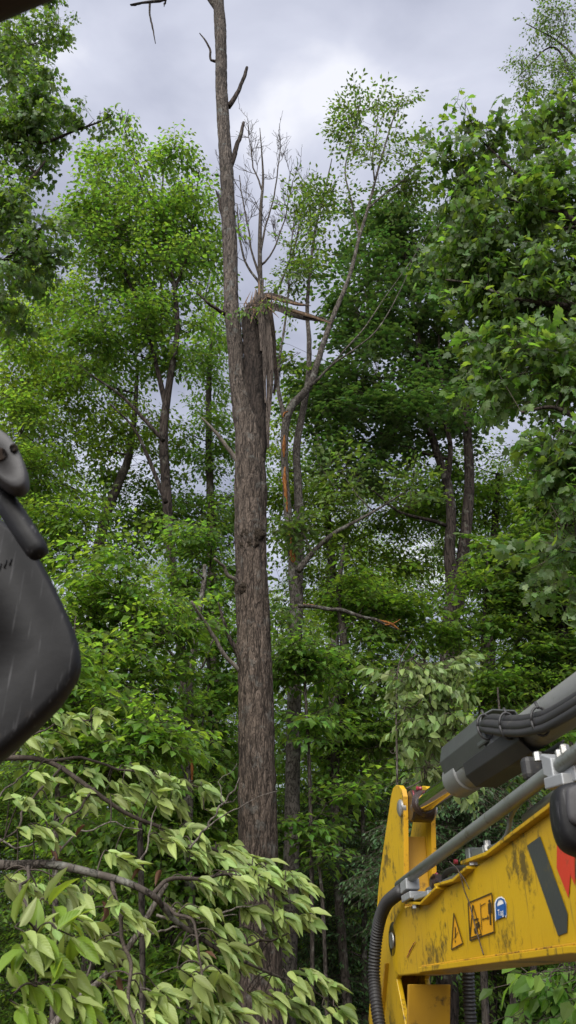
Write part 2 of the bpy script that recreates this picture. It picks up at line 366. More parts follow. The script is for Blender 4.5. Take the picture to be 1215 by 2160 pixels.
def tubes3(pts, r0, r1, ns=3):
    """many thin twigs at once: pts (N,K,3)"""
    pts = np.asarray(pts, float); Nn, K, _ = pts.shape
    T = np.gradient(pts, axis=1); T /= np.linalg.norm(T, axis=2)[:, :, None] + 1e-12
    ref = np.array([0.31, 0.17, 0.93]); ref /= np.linalg.norm(ref)
    A = np.cross(T, ref); A /= np.linalg.norm(A, axis=2)[:, :, None] + 1e-9
    B = np.cross(T, A)
    r = (np.asarray(r0).reshape(-1, 1) * np.linspace(1, 0, K)[None] + np.asarray(r1).reshape(-1, 1) * np.linspace(0, 1, K)[None])
    r = np.broadcast_to(r, (Nn, K))
    th = np.linspace(0, 2 * np.pi, ns, endpoint=False)
    V = pts[:, :, None, :] + r[:, :, None, None] * (A[:, :, None, :] * np.cos(th)[None, None, :, None] + B[:, :, None, :] * np.sin(th)[None, None, :, None])
    i = np.arange(K - 1)[:, None] * ns; j = np.arange(ns)[None]; j2 = (j + 1) % ns
    q = np.stack([i + j, i + ns + j, i + ns + j2, i + j2], -1).reshape(-1, 4)
    q = (q[None] + (np.arange(Nn) * K * ns)[:, None, None]).reshape(-1, 4)
    return V.reshape(-1, 3), [q]

def smooth_path(pts, n=40, rad=None):
    """Catmull-Rom through pts, sampled n times"""
    pts = np.asarray(pts, float); K = len(pts)
    ext = np.concatenate([[2 * pts[0] - pts[1]], pts, [2 * pts[-1] - pts[-2]]])
    seg = np.linalg.norm(np.diff(pts, axis=0), axis=1); cs = np.concatenate([[0], np.cumsum(seg)]); cs /= cs[-1]
    u = np.linspace(0, 1, n); k = np.clip(np.searchsorted(cs, u, 'right') - 1, 0, K - 2)
    t = ((u - cs[k]) / (cs[k + 1] - cs[k] + 1e-12))[:, None]
    p0, p1, p2, p3 = ext[k], ext[k + 1], ext[k + 2], ext[k + 3]
    out = 0.5 * ((2 * p1) + (-p0 + p2) * t + (2 * p0 - 5 * p1 + 4 * p2 - p3) * t ** 2 + (-p0 + 3 * p1 - 3 * p2 + p3) * t ** 3)
    if rad is None: return out
    return out, np.interp(u, cs, rad)

def wobble(pts, amp, r=rng):
    """small bends, ends kept"""
    K = len(pts); t = np.linspace(0, 1, K)
    o = np.zeros((K, 3))
    for f in (1.5, 3.1, 5.7):
        o += np.sin(2 * np.pi * (f * t[:, None] + r.random(3)[None])) * r.normal(0, 1, 3)[None] / f
    return pts + o * amp * np.sin(np.pi * t)[:, None]

# ------------------------------------------------------------------ leaves and sprays
def leaf_shape(kind):
    if kind == 'kite':           # small oval leaf folded along the midrib
        V = np.array([[0, 0, 0], [0.38, 0.27, 0.08], [0.42, 0, 0.0], [0.38, -0.27, 0.08], [0.75, 0.17, -0.01], [0.75, -0.17, -0.01], [1.0, 0, -0.12]], float)
        Fc = [np.array([[0, 2, 1], [0, 3, 2], [4, 2, 6], [5, 6, 2], [1, 2, 4], [3, 5, 2]])]
    elif kind == 'narrow':
        V = np.array([[0, 0, 0], [0.45, 0.2, 0.06], [0.5, 0, 0], [0.45, -0.2, 0.06], [1, 0, -0.08]], float)
        Fc = [np.array([[0, 2, 1], [0, 3, 2], [1, 2, 4], [3, 4, 2]])]
    elif kind == 'oval':
        V = np.array([[0, 0, 0], [0.46, 0.29, 0.09], [0.46, 0, 0], [0.46, -0.29, 0.09], [1, 0, -0.14]], float)
        Fc = [np.array([[0, 2, 1], [0, 3, 2], [1, 2, 4], [3, 4, 2]])]
    elif kind == 'maple':        # lobed
        out = [(0.0, 0.0), (-0.08, 0.22), (0.16, 0.50), (0.32, 0.34), (0.58, 0.52), (0.60, 0.22), (0.80, 0.20), (1.0, 0.0)]
        ou = out + [(x_, -y_) for x_, y_ in out[-2:0:-1]]
        V = np.array([[x_, y_, -0.10 * (x_ - 0.35) ** 2 * 2 - 0.35 * y_ * y_ + 0.04] for x_, y_ in ou] + [[0.36, 0, 0.03]], float)
        nn = len(ou); c = nn
        Fc = [np.array([[c, (i + 1) % nn, i] for i in range(nn)])]
    elif kind == 'maple_s':      # simplified lobed leaf for distance
        ou = [(0, 0), (0.2, 0.46), (0.40, 0.24), (0.66, 0.40), (1.0, 0.0), (0.66, -0.40), (0.40, -0.24), (0.2, -0.46)]
        V = np.array([[x_, y_, -0.3 * y_ * y_ - 0.1 * x_ * x_] for x_, y_ in ou] + [[0.38, 0, 0.05]], float)
        Fc = [np.array([[8, (i + 1) % 8, i] for i in range(8)])]
    return V, Fc

def rotm(ax, ay):
    """matrices with x axis ax, y axis near ay; (N,3)"""
    X = ax / (np.linalg.norm(ax, axis=1)[:, None] + 1e-9)
    Z = np.cross(X, ay); Z /= np.linalg.norm(Z, axis=1)[:, None] + 1e-9
    Y = np.cross(Z, X)
    return np.stack([X, Y, Z], -1)

def place_leaves(kind, pos, axis, up, size):
    """leaf meshes at pos with tip direction axis and face normal near up"""
    LV, LF = leaf_shape(kind)
    side = np.cross(up, axis)
    M = rotm(axis, side)
    V = np.einsum('nij,kj->nki', M, LV) * size[:, None, None] + pos[:, None, :]
    nv = len(LV)
    fs = [(f[None] + (np.arange(len(pos)) * nv)[:, None, None]).reshape(-1, f.shape[1]) for f in LF]
    return V.reshape(-1, 3), fs

def spray_template(r, sp):
    """one leafy spray along +x, lying roughly flat; returns twig tubes and leaves"""
    L = sp['L']; tw = []; lp, la, lu, ls = [], [], [], []
    K = 5
    def curve(p0, d, ln, sag):
        t_ = np.linspace(0, 1, K)[:, None]
        p = p0 + d * ln * t_ + np.array([0, 0, -1.0]) * sag * ln * t_ ** 2
        return p
    main = curve(np.zeros(3), np.array([1, 0, 0.08]), L, sp['sag'])
    axes = [(main, L)]
    for i in range(sp['side']):
        u_ = 0.12 + 0.8 * (i + r.random() * 0.6) / sp['side']
        k = u_ * (K - 1); k0 = int(k); p0 = main[k0] + (main[min(k0 + 1, K - 1)] - main[k0]) * (k - k0)
        s_ = 1 if i % 2 else -1
        an = math.radians(r.uniform(32, 62)) * s_
        d = np.array([math.cos(an), math.sin(an), r.normal(0.0, sp['thick'])])
        ln = L * r.uniform(0.35, 0.62) * (1.1 - 0.65 * u_)
        axes.append((curve(p0, d, ln, sp['sag'] * 1.1), ln))
    for c, ln in axes:
        tw.append(c)
        nl = max(3, int(ln / sp['gap']))
        for q in range(nl):
            u_ = (q + 0.6 + r.random() * 0.3) / nl
            if u_ < 0.12: continue
            k = min(u_, 0.999) * (K - 1); k0 = int(k); dd = c[min(k0 + 1, K - 1)] - c[k0]
            p0 = c[k0] + dd * (k - k0); dd = dd / np.linalg.norm(dd)
            s_ = 1 if q % 2 else -1
            an = s_ * math.radians(r.uniform(28, 68)) if q < nl - 1 else r.normal(0, 0.25)
            ax = np.array([dd[0] * math.cos(an) - dd[1] * math.sin(an), dd[0] * math.sin(an) + dd[1] * math.cos(an), dd[2]])
            ax[2] -= sp['droop'] * r.uniform(0.3, 1.6)
            ax /= np.linalg.norm(ax)
            up = np.array([r.normal(0, sp['tilt']), r.normal(0, sp['tilt']), 1.0])
            lp.append(p0 + ax * sp['leaf'] * 0.12); la.append(ax); lu.append(up); ls.append(sp['leaf'] * r.uniform(0.65, 1.15) * (0.75 if u_ > 0.93 else 1))
    TV, TF = tubes3(np.array(tw)[:, ::2], np.array([0.0045] + [0.003] * (len(tw) - 1)) * sp.get('tw', 1), np.full(len(tw), 0.0014))
    LV, LF = place_leaves(sp['kind'], np.array(lp), np.array(la), np.array(lu), np.array(ls))
    return TV, TF, LV, LF

SPECIES = {
    'beech':  dict(L=0.92, side=6, gap=0.078, leaf=0.140, kind='oval', sag=0.16, thick=0.10, droop=0.30, tilt=0.35, flat=0.75),
    'beech_far': dict(L=1.15, side=7, gap=0.105, leaf=0.150, kind='narrow', sag=0.16, thick=0.14, droop=0.30, tilt=0.4, flat=0.7, tw=1.3),
    'up':     dict(L=0.95, side=6, gap=0.070, leaf=0.118, kind='kite', sag=-0.10, thick=0.30, droop=0.25, tilt=0.7, flat=0.2),
    'maple':  dict(L=0.75, side=6, gap=0.085, leaf=0.128, kind='maple', sag=0.30, thick=0.35, droop=1.0, tilt=0.9, flat=0.4),
    'maple_d': dict(L=1.0, side=6, gap=0.10, leaf=0.150, kind='maple_s', sag=0.10, thick=0.10, droop=0.18, tilt=0.3, flat=0.8),
    'small':  dict(L=0.9, side=6, gap=0.075, leaf=0.105, kind='oval', sag=0.12, thick=0.3, droop=0.5, tilt=0.8, flat=0.4),
    'hemlock': dict(L=0.9, side=10, gap=0.05, leaf=0.075, kind='narrow', sag=0.25, thick=0.12, droop=0.35, tilt=0.5, flat=0.8),
    'droop':  dict(L=0.5, side=5, gap=0.05, leaf=0.115, kind='kite', sag=0.45, thick=0.25, droop=1.1, tilt=0.6, flat=0.4),
}
TEMPL = {}
for k_, sp_ in SPECIES.items():
    r_t = np.random.default_rng(abs(hash(k_)) % 1000 if False else sum(map(ord, k_)))
    TEMPL[k_] = [spray_template(r_t, sp_) for _ in range(7)]

def put_sprays(species, pos, dirs, scale, r, twacc, lfacc):
    sp = SPECIES[species]; n_ = len(pos)
    if not n_: return
    d = dirs.copy(); d[:, 2] *= (1 - sp['flat'])
    d /= np.linalg.norm(d, axis=1)[:, None] + 1e-9
    up = np.stack([r.normal(0, 0.22, n_), r.normal(0, 0.22, n_), np.ones(n_)], -1)
    M = rotm(d, np.cross(up, d))
    tid = r.integers(0, len(TEMPL[species]), n_)
    for k in range(len(TEMPL[species])):
        s_ = np.where(tid == k)[0]
        if not len(s_): continue
        TV, TF, LV, LF = TEMPL[species][k]
        for (v, f, acc) in ((TV, TF, twacc), (LV, LF, lfacc)):
            V = np.einsum('nij,kj->nki', M[s_], v) * scale[s_][:, None, None] + pos[s_][:, None, :]
            fs = [(q[None] + (np.arange(len(s_)) * len(v))[:, None, None]).reshape(-1, q.shape[1]) for q in f]
            acc.add(V.reshape(-1, 3), fs)

def px_trunk(pts, Y, n=50):
    """pts: (px, py, width px[, Y]) bottom to top -> world path and radii; goes on down to the ground"""
    W = []; R = []
    for q in pts:
        y_ = q[3] if len(q) > 3 else Y
        W.append(P(q[0], q[1], y_)); R.append(q[2] * 0.5 * pxm(q[1], y_))
    W = np.array(W)
    if W[0][2] > 0.05:
        low = W[0].copy(); low[2] = -0.15
        W = np.concatenate([[low], W]); R = [R[0] * 1.12] + R
    return smooth_path(W, n, R)

def branch(start, target, r0, r1, r, n=10, arch=0.3, wob=0.06):
    """ascending curved limb"""
    start = np.asarray(start); target = np.asarray(target)
    h = target - start; ln = np.linalg.norm(h)
    mid = start + h * 0.5 + np.array([0, 0, 1.0]) * (-arch * 0.35 * ln) + np.array([h[0], h[1], 0]) * 0.12
    t_ = np.linspace(0, 1, n)[:, None]
    p = (1 - t_) ** 2 * start + 2 * t_ * (1 - t_) * mid + t_ ** 2 * target
    return wobble(p, wob * ln * 0.35, r), np.linspace(r0, r1, n)

DENS = 1.0
def make_tree(name, label, stems, blobs, species, leafm, barkm, seed, group=None, cat='tree', limb_r=0.35, scale=1.0, extra_limbs=(), spray_k=22, min_att=0.25, limb_cap=14):
    """stems: list of (path, radii); the first is the trunk. blobs: (centre, radii, n sprays). extra_limbs: (path, radii)"""
    r = np.random.default_rng(seed)
    base = np.array([stems[0][0][0][0], stems[0][0][0][1], 0.0])
    root = thing(name, label, cat, base, group)
    for i, (p, rd) in enumerate(stems):
        ns = 14 if rd[0] > 0.08 else 9
        a = Acc(); a.add(*tube(p, rd, ns, disp=r.normal(0, 1, (len(p), ns)) * rd.mean() * 0.05))
        a.build('trunk' if i == 0 else 'stem', barkm, root, off=base)
    pool = []; poolr = []
    for p, rd in stems:
        k = int(len(p) * (min_att if p is stems[0][0] else 0.1)); pool.append(p[k:]); poolr.append(rd[k:])
    def add_limb(p, rd):
        a = Acc(); a.add(*tube(p, rd, 7)); a.build('limb', barkm, root, off=base)
        pool.append(p[2:]); poolr.append(rd[2:])
    for p, rd in extra_limbs: add_limb(p, rd)
    SP, SD, SS = [], [], []
    for (c, rad, n_) in blobs:
        n_ = max(1, int(n_ * DENS))
        c = np.asarray(c); rad = np.asarray(rad)
        nl = int(min(limb_cap, max(1, n_ / spray_k)))
        for _ in range(nl):
            v = r.normal(0, 1, 3); v /= np.linalg.norm(v)
            tgt = c + v * rad * r.uniform(0.35, 0.85)
            PP = np.concatenate(pool); RR = np.concatenate(poolr)
            dvec = PP - tgt; hd = np.hypot(dvec[:, 0], dvec[:, 1]); dz = -dvec[:, 2]
            cost = np.linalg.norm(dvec, axis=1) + 2.0 * np.maximum(0, hd * 0.35 - dz) + r.random(len(PP)) * 0.6
            j = int(np.argmin(cost))
            ln = np.linalg.norm(PP[j] - tgt)
            add_limb(*branch(PP[j], tgt, min(RR[j] * 0.6, 0.012 + 0.012 * ln), 0.006, r))
        # clumped spray positions
        nc = max(3, int(n_ / 5))
        v = r.normal(0, 1, (nc, 3)); v /= np.linalg.norm(v, axis=1)[:, None]
        cc = v * (r.random((nc, 1)) ** 0.45)
        idx = r.integers(0, nc, n_)
        q = cc[idx] + r.normal(0, 0.23, (n_, 3))
        v = r.normal(0, 1, (n_, 3)); v /= np.linalg.norm(v, axis=1)[:, None]
        q = np.where(r.random((n_, 1)) < 0.32, v * 1.12 * r.random((n_, 1)) ** 0.38, q)
        pos = c + q * rad
        out = q * np.array([1, 1, 0.5]) + r.normal(0, 0.55, (n_, 3))
        SP.append(pos); SD.append(out); SS.append(r.uniform(0.75, 1.25, n_) * scale)
    lf, tw = Acc(), Acc()
    if SP:
        SP, SD, SS = np.concatenate(SP), np.concatenate(SD), np.concatenate(SS)
        SD /= np.linalg.norm(SD, axis=1)[:, None] + 1e-9
        st = SP - SD * np.array([1, 1, 0.3]) * (SPECIES[species]['L'] * 0.5 * SS)[:, None]
        put_sprays(species, st, SD, SS, r, tw, lf)
        PP = np.concatenate(pool)
        j = np.empty(len(st), int)
        for i in range(0, len(st), 400):
            dvec = PP[None] - st[i:i + 400, None]
            j[i:i + 400] = np.argmin(np.linalg.norm(dvec, axis=2) + 0.8 * np.maximum(0, dvec[:, :, 2]), axis=1)
        a_ = PP[j]; t_ = np.linspace(0, 1, 4)[None, :, None]
        mid = (a_ + st) / 2 + r.normal(0, 0.06, a_.shape) * np.linalg.norm(a_ - st, axis=1)[:, None] - np.array([0, 0, 0.05])
        pts = (1 - t_) ** 2 * a_[:, None] + 2 * t_ * (1 - t_) * mid[:, None] + t_ ** 2 * st[:, None]
        ln = np.linalg.norm(a_ - st, axis=1)
        tw.add(*tubes3(pts, 0.004 + 0.004 * np.minimum(ln, 2.0), np.full(len(st), 0.004)))
        o = tw.build('twigs', 'bark_twig', root, off=base); o['kind'] = 'stuff'
        o = lf.build('crown', leafm, root, smooth=False, off=base); o['kind'] = 'stuff'
    return root

def blob(px, py, rx, ry, Y, n, dep=None):
    """crown mass around a pixel at distance Y; radii in photo pixels, depth in metres"""
    k = pxm(py, Y)
    el = math.atan2(ray(px, py)[2], ray(px, py)[1])
    rz = ry * k / max(0.6, math.cos(el - PITCH) * 1.0) * 1.05
    return (P(px, py, Y), (rx * k, dep if dep else max(rx, ry) * k * 0.7, rz), n)

def px_limb(pts, Y, n=14, wob=0.0, seed=0):
    W = []; R = []
    for q in pts:
        y_ = q[3] if len(q) > 3 else Y
        W.append(P(q[0], q[1], y_)); R.append(q[2] * 0.5 * pxm(q[1], y_))
    p, rd = smooth_path(W, n, R)
    if wob: p = wobble(p, wob, np.random.default_rng(seed))
    return p, rd

# ------------------------------------------------------------------ ground
gx = np.linspace(-260, 260, 53); gy = np.linspace(-160, 400, 57)
GX, GY = np.meshgrid(gx, gy, indexing='ij')
far = np.maximum(0, np.hypot(GX, GY) - 20)
GZ = 0.05 * np.sin(GX * 0.31) * np.cos(GY * 0.27) * np.minimum(1, far / 10) - 0.06
i = np.arange(52)[:, None] * 57; j = np.arange(56)[None]
gq = np.stack([i + j, i + 57 + j, i + 58 + j, i + j + 1], -1).reshape(-1, 4)
g = link('ground', mesh_np('ground', np.stack([GX, GY, GZ], -1).reshape(-1, 3), [gq], 'ground_litter'))
g['kind'] = 'structure'; g['label'] = 'forest floor of brown leaf litter'

# ------------------------------------------------------------------ the tall forked tree with one stem snapped off
def vnoise(r, nu, nv, U, V):
    """value noise on a (nu x nv) grid, periodic in U (0..1); V in cells"""
    Gd = r.random((nu, nv + 3))
    u = (U % 1.0) * nu; iu = np.floor(u).astype(int); fu = u - iu
    iv = np.floor(V).astype(int); fv = V - iv
    fu = fu * fu * (3 - 2 * fu); fv = fv * fv * (3 - 2 * fv)
    g_ = lambda a, b: Gd[a % nu, np.clip(b, 0, nv + 2)]
    return (g_(iu, iv) * (1 - fu) + g_(iu + 1, iv) * fu) * (1 - fv) + (g_(iu, iv + 1) * (1 - fu) + g_(iu + 1, iv + 1) * fu) * fv

def bark_tube(path, rad, ns, seed, amp=0.016, cell=0.05, tall=0.22, bumps=()):
    r = np.random.default_rng(seed)
    s_ = np.concatenate([[0], np.cumsum(np.linalg.norm(np.diff(path, axis=0), axis=1))])
    U, V = np.meshgrid(np.linspace(0, 1, ns, endpoint=False), s_)
    nu = max(8, int(2 * math.pi * rad.mean() / cell))
    warp = vnoise(r, max(4, nu // 4), int(s_[-1] / (tall * 3)) + 2, U, V / (tall * 3)) * 1.4 / nu
    a = vnoise(r, nu, int(s_[-1] / tall) + 2, U + warp, V / tall)
    b = vnoise(r, nu * 2, int(s_[-1] / (tall * 0.5)) + 2, U + warp, V / (tall * 0.5))
    big = vnoise(r, 3, int(s_[-1] / 1.1) + 2, U, V / 1.1) - 0.5
    ridge = 1 - np.abs(2 * a - 1) * 1.0
    k = np.clip(rad / rad.max(), 0.35, 1)[:, None]
    d = (-amp * ridge ** 2.5 * 1.5 + amp * 0.5 * (b - 0.5)) * k + big * rad[:, None] * 0.16
    for (h, ang, sz, am) in bumps:                    # burls: height along the path, angle 0..1, size, height
        du = np.abs((U - ang + 0.5) % 1.0 - 0.5) * 2 * math.pi * rad[:, None]
        d += am * np.exp(-((V - h) ** 2 + du ** 2) / (2 * sz * sz)) * (0.8 + 0.5 * (b - 0.5))
    return tube(path, rad, ns, disp=d)

MY = 10.5
low = [(549, 2160, 92), (547, 1900, 87), (544, 1700, 84), (541, 1500, 80), (538, 1400, 77), (534, 1300, 73), (531, 1200, 69), (530, 1130, 70),
       (528, 1000, 66), (527, 940, 66), (521, 895, 60), (511, 858, 46), (503, 815, 37), (497, 750, 34), (489, 650, 33), (486, 550, 32), (480, 400, 30),
       (474, 300, 28), (468, 200, 27), (466, 100, 26), (461, 0, 24), (452, -130, 21), (440, -300, 17)]
mp_, mr_ = px_trunk(low, MY, 640)
main_base = np.array([mp_[0][0], mp_[0][1], 0.0])
main = thing('forked_tree', 'tall forked tree with ridged bark, its right stem snapped off and splintered', 'tree', main_base)
zs = mp_[:, 2]
def hh(py): return float(np.interp(P(530, py, MY)[2], zs, np.concatenate([[0], np.cumsum(np.linalg.norm(np.diff(mp_, axis=0), axis=1))])))
def facing(path):
    T, N, B = frames(path); v = np.array([0, -1, 0.0]); k = len(path) // 4
    return (math.atan2(np.dot(v, B[k]), np.dot(v, N[k])) / (2 * math.pi)) % 1.0
fa = facing(mp_)
def ang_of(vec):
    T, N, B = frames(mp_); k = len(mp_) // 4; v = np.array(vec, float)
    return (math.atan2(np.dot(v, B[k]), np.dot(v, N[k])) / (2 * math.pi)) % 1.0
left_a, right_a = ang_of((-1, -0.5, 0)), ang_of((1, -0.4, 0))
A = Acc(); A.add(*bark_tube(mp_, mr_, 88, 3, bumps=[(hh(1140), fa, 0.16, 0.028), (hh(1105), ang_of((0.6, -1, 0)), 0.10, 0.03), (hh(1240), left_a, 0.09, 0.035), (hh(1265), fa, 0.10, 0.02),
    (hh(1370), left_a, 0.08, 0.04), (hh(1395), left_a, 0.08, 0.03), (hh(880), left_a, 0.07, 0.035), (hh(655), left_a, 0.07, 0.05), (hh(1045), right_a, 0.10, 0.03), (hh(330), right_a, 0.06, 0.03)]))
A.build('trunk', 'bark_main', main, off=main_base)
# snapped stem
sp_, sr_ = px_limb([(532, 1040, 40), (540, 960, 44), (543, 900, 44), (540, 820, 44), (535, 750, 43), (532, 700, 44), (531, 672, 43)], MY, 120)
A = Acc(); A.add(*bark_tube(sp_, sr_, 56, 5, amp=0.014))
stem = A.build('snapped_stem', 'bark_stem', main, off=main_base); stem['label'] = 'dark snapped stem with a hollow broken top'
r5 = np.random.default_rng(5)
def splinter(pts, Y, seed, flat=(1, 0.45), n=26, ns=9, rough=0.16, mat='wood_split', name='splinter', par=main, off=main_base):
    r = np.random.default_rng(seed)
    p, rd = px_limb(pts, Y, n)
    d = vnoise(r, ns, 6, *np.meshgrid(np.linspace(0, 1, ns, endpoint=False), np.linspace(0, 4.9, n)))
    fib = r.normal(0, 1, ns)[None] * 0.5
    a = Acc(); a.add(*tube(p, rd, ns, disp=(d - 0.5 + fib * 0.6) * rd[:, None] * rough * 3, flat=flat))
    return a.build(name, mat, par, smooth=False, off=off)
# ragged crown of splinters on the break
for q in range(26):
    t_ = q / 26 * 2 * math.pi
    cx = 532 + 19 * math.cos(t_); dy = MY + 0.12 * math.sin(t_)
    h = r5.uniform(14, 62) * (1.0 + 0.5 * math.cos(t_))
    splinter([(cx, 690, 8, dy), (cx + r5.uniform(-2, 3), 672 - h * 0.4, 5.5, dy), (cx + r5.uniform(-3, 8), 676 - h, 2, dy)], MY, 100 + q, n=8, ns=6, mat='wood_split' if q % 3 else 'wood_raw')
# long slab of wood peeled down the right side
splinter([(553, 640, 5, MY - .19), (556, 662, 19, MY - .2), (564, 720, 21, MY - .2), (569, 780, 18, MY - .2), (568, 835, 13, MY - .18), (565, 890, 9, MY - .15), (566, 945, 5, MY - .15)], MY, 51, flat=(0.95, 0.4), n=40, ns=12, rough=0.10)
splinter([(566, 640, 12), (574, 700, 13), (580, 760, 10), (582, 800, 8), (577, 830, 4)], MY, 52, n=26, mat='wood_dark')
splinter([(553, 660, 10, MY - .27), (556, 710, 8, MY - .27), (558, 790, 6, MY - .27), (560, 850, 3, MY - .25)], MY, 53, n=22)
splinter([(545, 652, 8, MY - .26), (550, 690, 9, MY - .28), (551, 740, 4, MY - .28)], MY, 54, n=16)
for q in range(34):                     # thin torn fibres round the break
    x0 = r5.uniform(512, 572); y0 = r5.uniform(640, 668)
    dx = r5.normal(6, 10); up_ = r5.uniform(-45, 30)
    splinter([(x0, y0, 3.2, MY - .24), (x0 + dx * .5, y0 + up_ * .5, 2.6, MY - .26), (x0 + dx, y0 + up_, .6, MY - .27)], MY, 300 + q, n=7, ns=5, mat='wood_raw' if q % 2 else 'wood_split')
# two arms of torn wood pointing right
splinter([(522, 646, 9), (545, 630, 15), (566, 623, 16), (596, 630, 14), (626, 640, 9), (656, 645, 1.5)], MY, 61, n=34, ns=10, mat='wood_split')
splinter([(560, 622, 8, MY - .1), (600, 635, 9, MY - .1), (640, 643, 4, MY - .1)], MY, 62, n=20, mat='wood_raw')
splinter([(560, 645, 16), (590, 652, 17), (620, 662, 19), (645, 668, 21), (668, 673, 12), (700, 679, 2)], MY, 63, n=36, ns=10, rough=0.26)
splinter([(640, 664, 9, MY - .05), (662, 668, 7, MY - .05), (684, 672, 4, MY - .05), (697, 690, 1, MY - .05)], MY, 66, n=16)
splinter([(612, 655, 9, MY - .12), (640, 662, 9, MY - .12), (670, 672, 6, MY - .12), (698, 682, 2, MY - .12)], MY, 64, n=20, mat='wood_raw')
splinter([(548, 632, 20), (560, 645, 22), (574, 650, 18)], MY, 65, n=12, mat='wood_dark')
def knot(px, py, w, h, seed, Y=MY, mat='bark_knot'):
    # lumpy callus on the bark
    r = np.random.default_rng(seed); k = pxm(py, Y); c = P(px, py, Y)
    T_ = np.array([0, 0, 1.0]); front = np.array([(px - 531) / 60.0, -1, 0]); front /= np.linalg.norm(front); side = np.cross(front, T_)
    nu, nv = 22, 14; V = []
    for i_ in range(nv):
        ph = math.pi * i_ / (nv - 1)
        for j_ in range(nu):
            th = 2 * math.pi * j_ / nu; e_ = 1 + r.normal(0, .13)
            V.append(c + side * (w * k * .5 * math.sin(ph) * math.cos(th) * e_) + T_ * (h * k * .5 * math.sin(ph) * math.sin(th) * e_) + front * (.030 * math.cos(ph) * (1 + r.normal(0, .3))))
    i_ = np.arange(nv - 1)[:, None] * nu; j_ = np.arange(nu)[None]; j2 = (j_ + 1) % nu
    a = Acc(); a.add(V, [np.stack([i_ + j_, i_ + nu + j_, i_ + nu + j2, i_ + j2], -1).reshape(-1, 4)]); a.build('knot', mat, main, off=main_base)
knot(534, 1126, 50, 34, 1, MY - .212); knot(526, 1146, 40, 30, 2, MY - .212); knot(514, 1240, 22, 28, 3, MY - .185)
# dead stubs and broken twigs on the trunk
def stub(pts, dY=0.0, mat='bark_dead', ns=7, name='dead_branch', par=main, off=main_base, Y=MY):
    p, rd = px_limb([(a_, b_, c_, Y + dY * i_ / max(1, len(pts) - 1)) for i_, (a_, b_, c_) in enumerate(pts)], Y, 16, 0.015, int(sum(pts[0])))
    a = Acc(); a.add(*tube(p, rd, ns)); return a.build(name, mat, par, off=off)
stub([(510, 985, 11), (480, 945, 9), (455, 912, 7), (425, 880, 3)], -0.4)
stub([(512, 1242, 13), (492, 1220, 9), (470, 1196, 7), (452, 1178, 5)], -0.5)
stub([(515, 1425, 10), (470, 1375, 9), (440, 1325, 8), (420, 1295, 7), (404, 1268, 5)], -0.7)
stub([(512, 1400, 16), (494, 1362, 11), (480, 1335, 8), (470, 1305, 6), (460, 1270, 3)], -0.3, 'bark_dark')
stub([(482, 225, 12), (496, 205, 10), (508, 180, 8), (516, 160, 8), (521, 142, 6)], 0, 'bark_dark')
stub([(486, 350, 13), (495, 325, 11), (505, 292, 9), (514, 258, 6)], 0, 'bark_dark')
stub([(474, 470, 15), (468, 440, 10), (459, 412, 6), (455, 400, 2)], 0, 'bark_dark')
stub([(480, 665, 14), (462, 655, 8), (440, 640, 6), (415, 618, 3)], -0.4, 'bark_dark')
stub([(462, 128, 8), (446, 128, 5), (443, 108, 5), (435, 88, 4), (421, 70, 2)], 0, 'bark_dark')
stub([(465, 45, 14), (457, 20, 12), (444, 0, 11), (425, -40, 10), (400, -90, 8)], 0, 'bark_dark')
stub([(425, -40, 9), (390, -30, 8), (350, -2, 7), (315, 3, 6), (275, 10, 3)], -0.8, 'bark_dark')
stub([(316, 4, 5), (316, 30, 4), (321, 55, 4), (328, 92, 1.5)], 0, 'bark_dark')
stub([(350, -2, 5), (347, 8, 3), (346, 14, 1.5)], 0, 'bark_dark')
stub([(300, 6, 4), (288, 10, 4), (276, 12, 2)], 0, 'bark_dark')

# ------------------------------------------------------------------ slim scarred tree right of it
SY = 12.2
st_main = px_trunk([(606, 2160, 38), (613, 1900, 34), (618, 1600, 31), (622, 1400, 29), (625, 1300, 28), (624, 1215, 32), (617, 1160, 20), (609, 1100, 17), (603, 1020, 15), (600, 950, 16), (603, 890, 17), (617, 855, 18), (640, 830, 16),
                    (657, 806, 15), (668, 770, 13), (682, 725, 12), (696, 685, 11), (712, 645, 10), (729, 605, 9), (745, 555, 8), (758, 500, 7), (776, 440, 6), (800, 350, 4), (828, 255, 3), (852, 200, 1.5)], SY, 150)
st_b = px_limb([(628, 1210, 22), (632, 1120, 20), (628, 1010, 17), (626, 940, 16), (640, 862, 14), (650, 800, 12), (652, 720, 10), (648, 650, 8), (655, 560, 6), (668, 470, 5), (690, 380, 3), (700, 335, 1.5)], SY + .25, 60)
st_c = px_limb([(603, 890, 12), (590, 840, 9), (586, 800, 8), (592, 740, 6), (600, 690, 5), (608, 620, 4), (612, 540, 3), (622, 450, 2)], SY, 40)
st_d = px_limb([(666, 806, 6), (700, 770, 4.5), (750, 735, 3.6), (800, 690, 3), (850, 600, 2.2), (890, 500, 1.2)], SY - .5, 36)
st_e = px_limb([(655, 815, 6), (690, 780, 4.5), (730, 735, 3.6), (770, 690, 3), (810, 630, 2.2), (860, 560, 1.6), (915, 475, 1)], SY - .3, 36)
st_f = px_limb([(758, 500, 5), (740, 420, 4), (728, 360, 3), (740, 300, 3), (762, 205, 1.5)], SY, 30)
st_g = px_limb([(776, 440, 5), (810, 410, 3.5), (850, 380, 3), (880, 345, 2), (893, 315, 1)], SY, 26)
st_h = px_limb([(790, 380, 4), (786, 330, 3), (795, 270, 2.4), (798, 205, 1)], SY, 20)
lm_1 = px_limb([(628, 1205, 15), (660, 1165, 11), (700, 1128, 9), (735, 1108, 8), (765, 1092, 6), (800, 1072, 5), (850, 1040, 3)], SY - .5, 24)
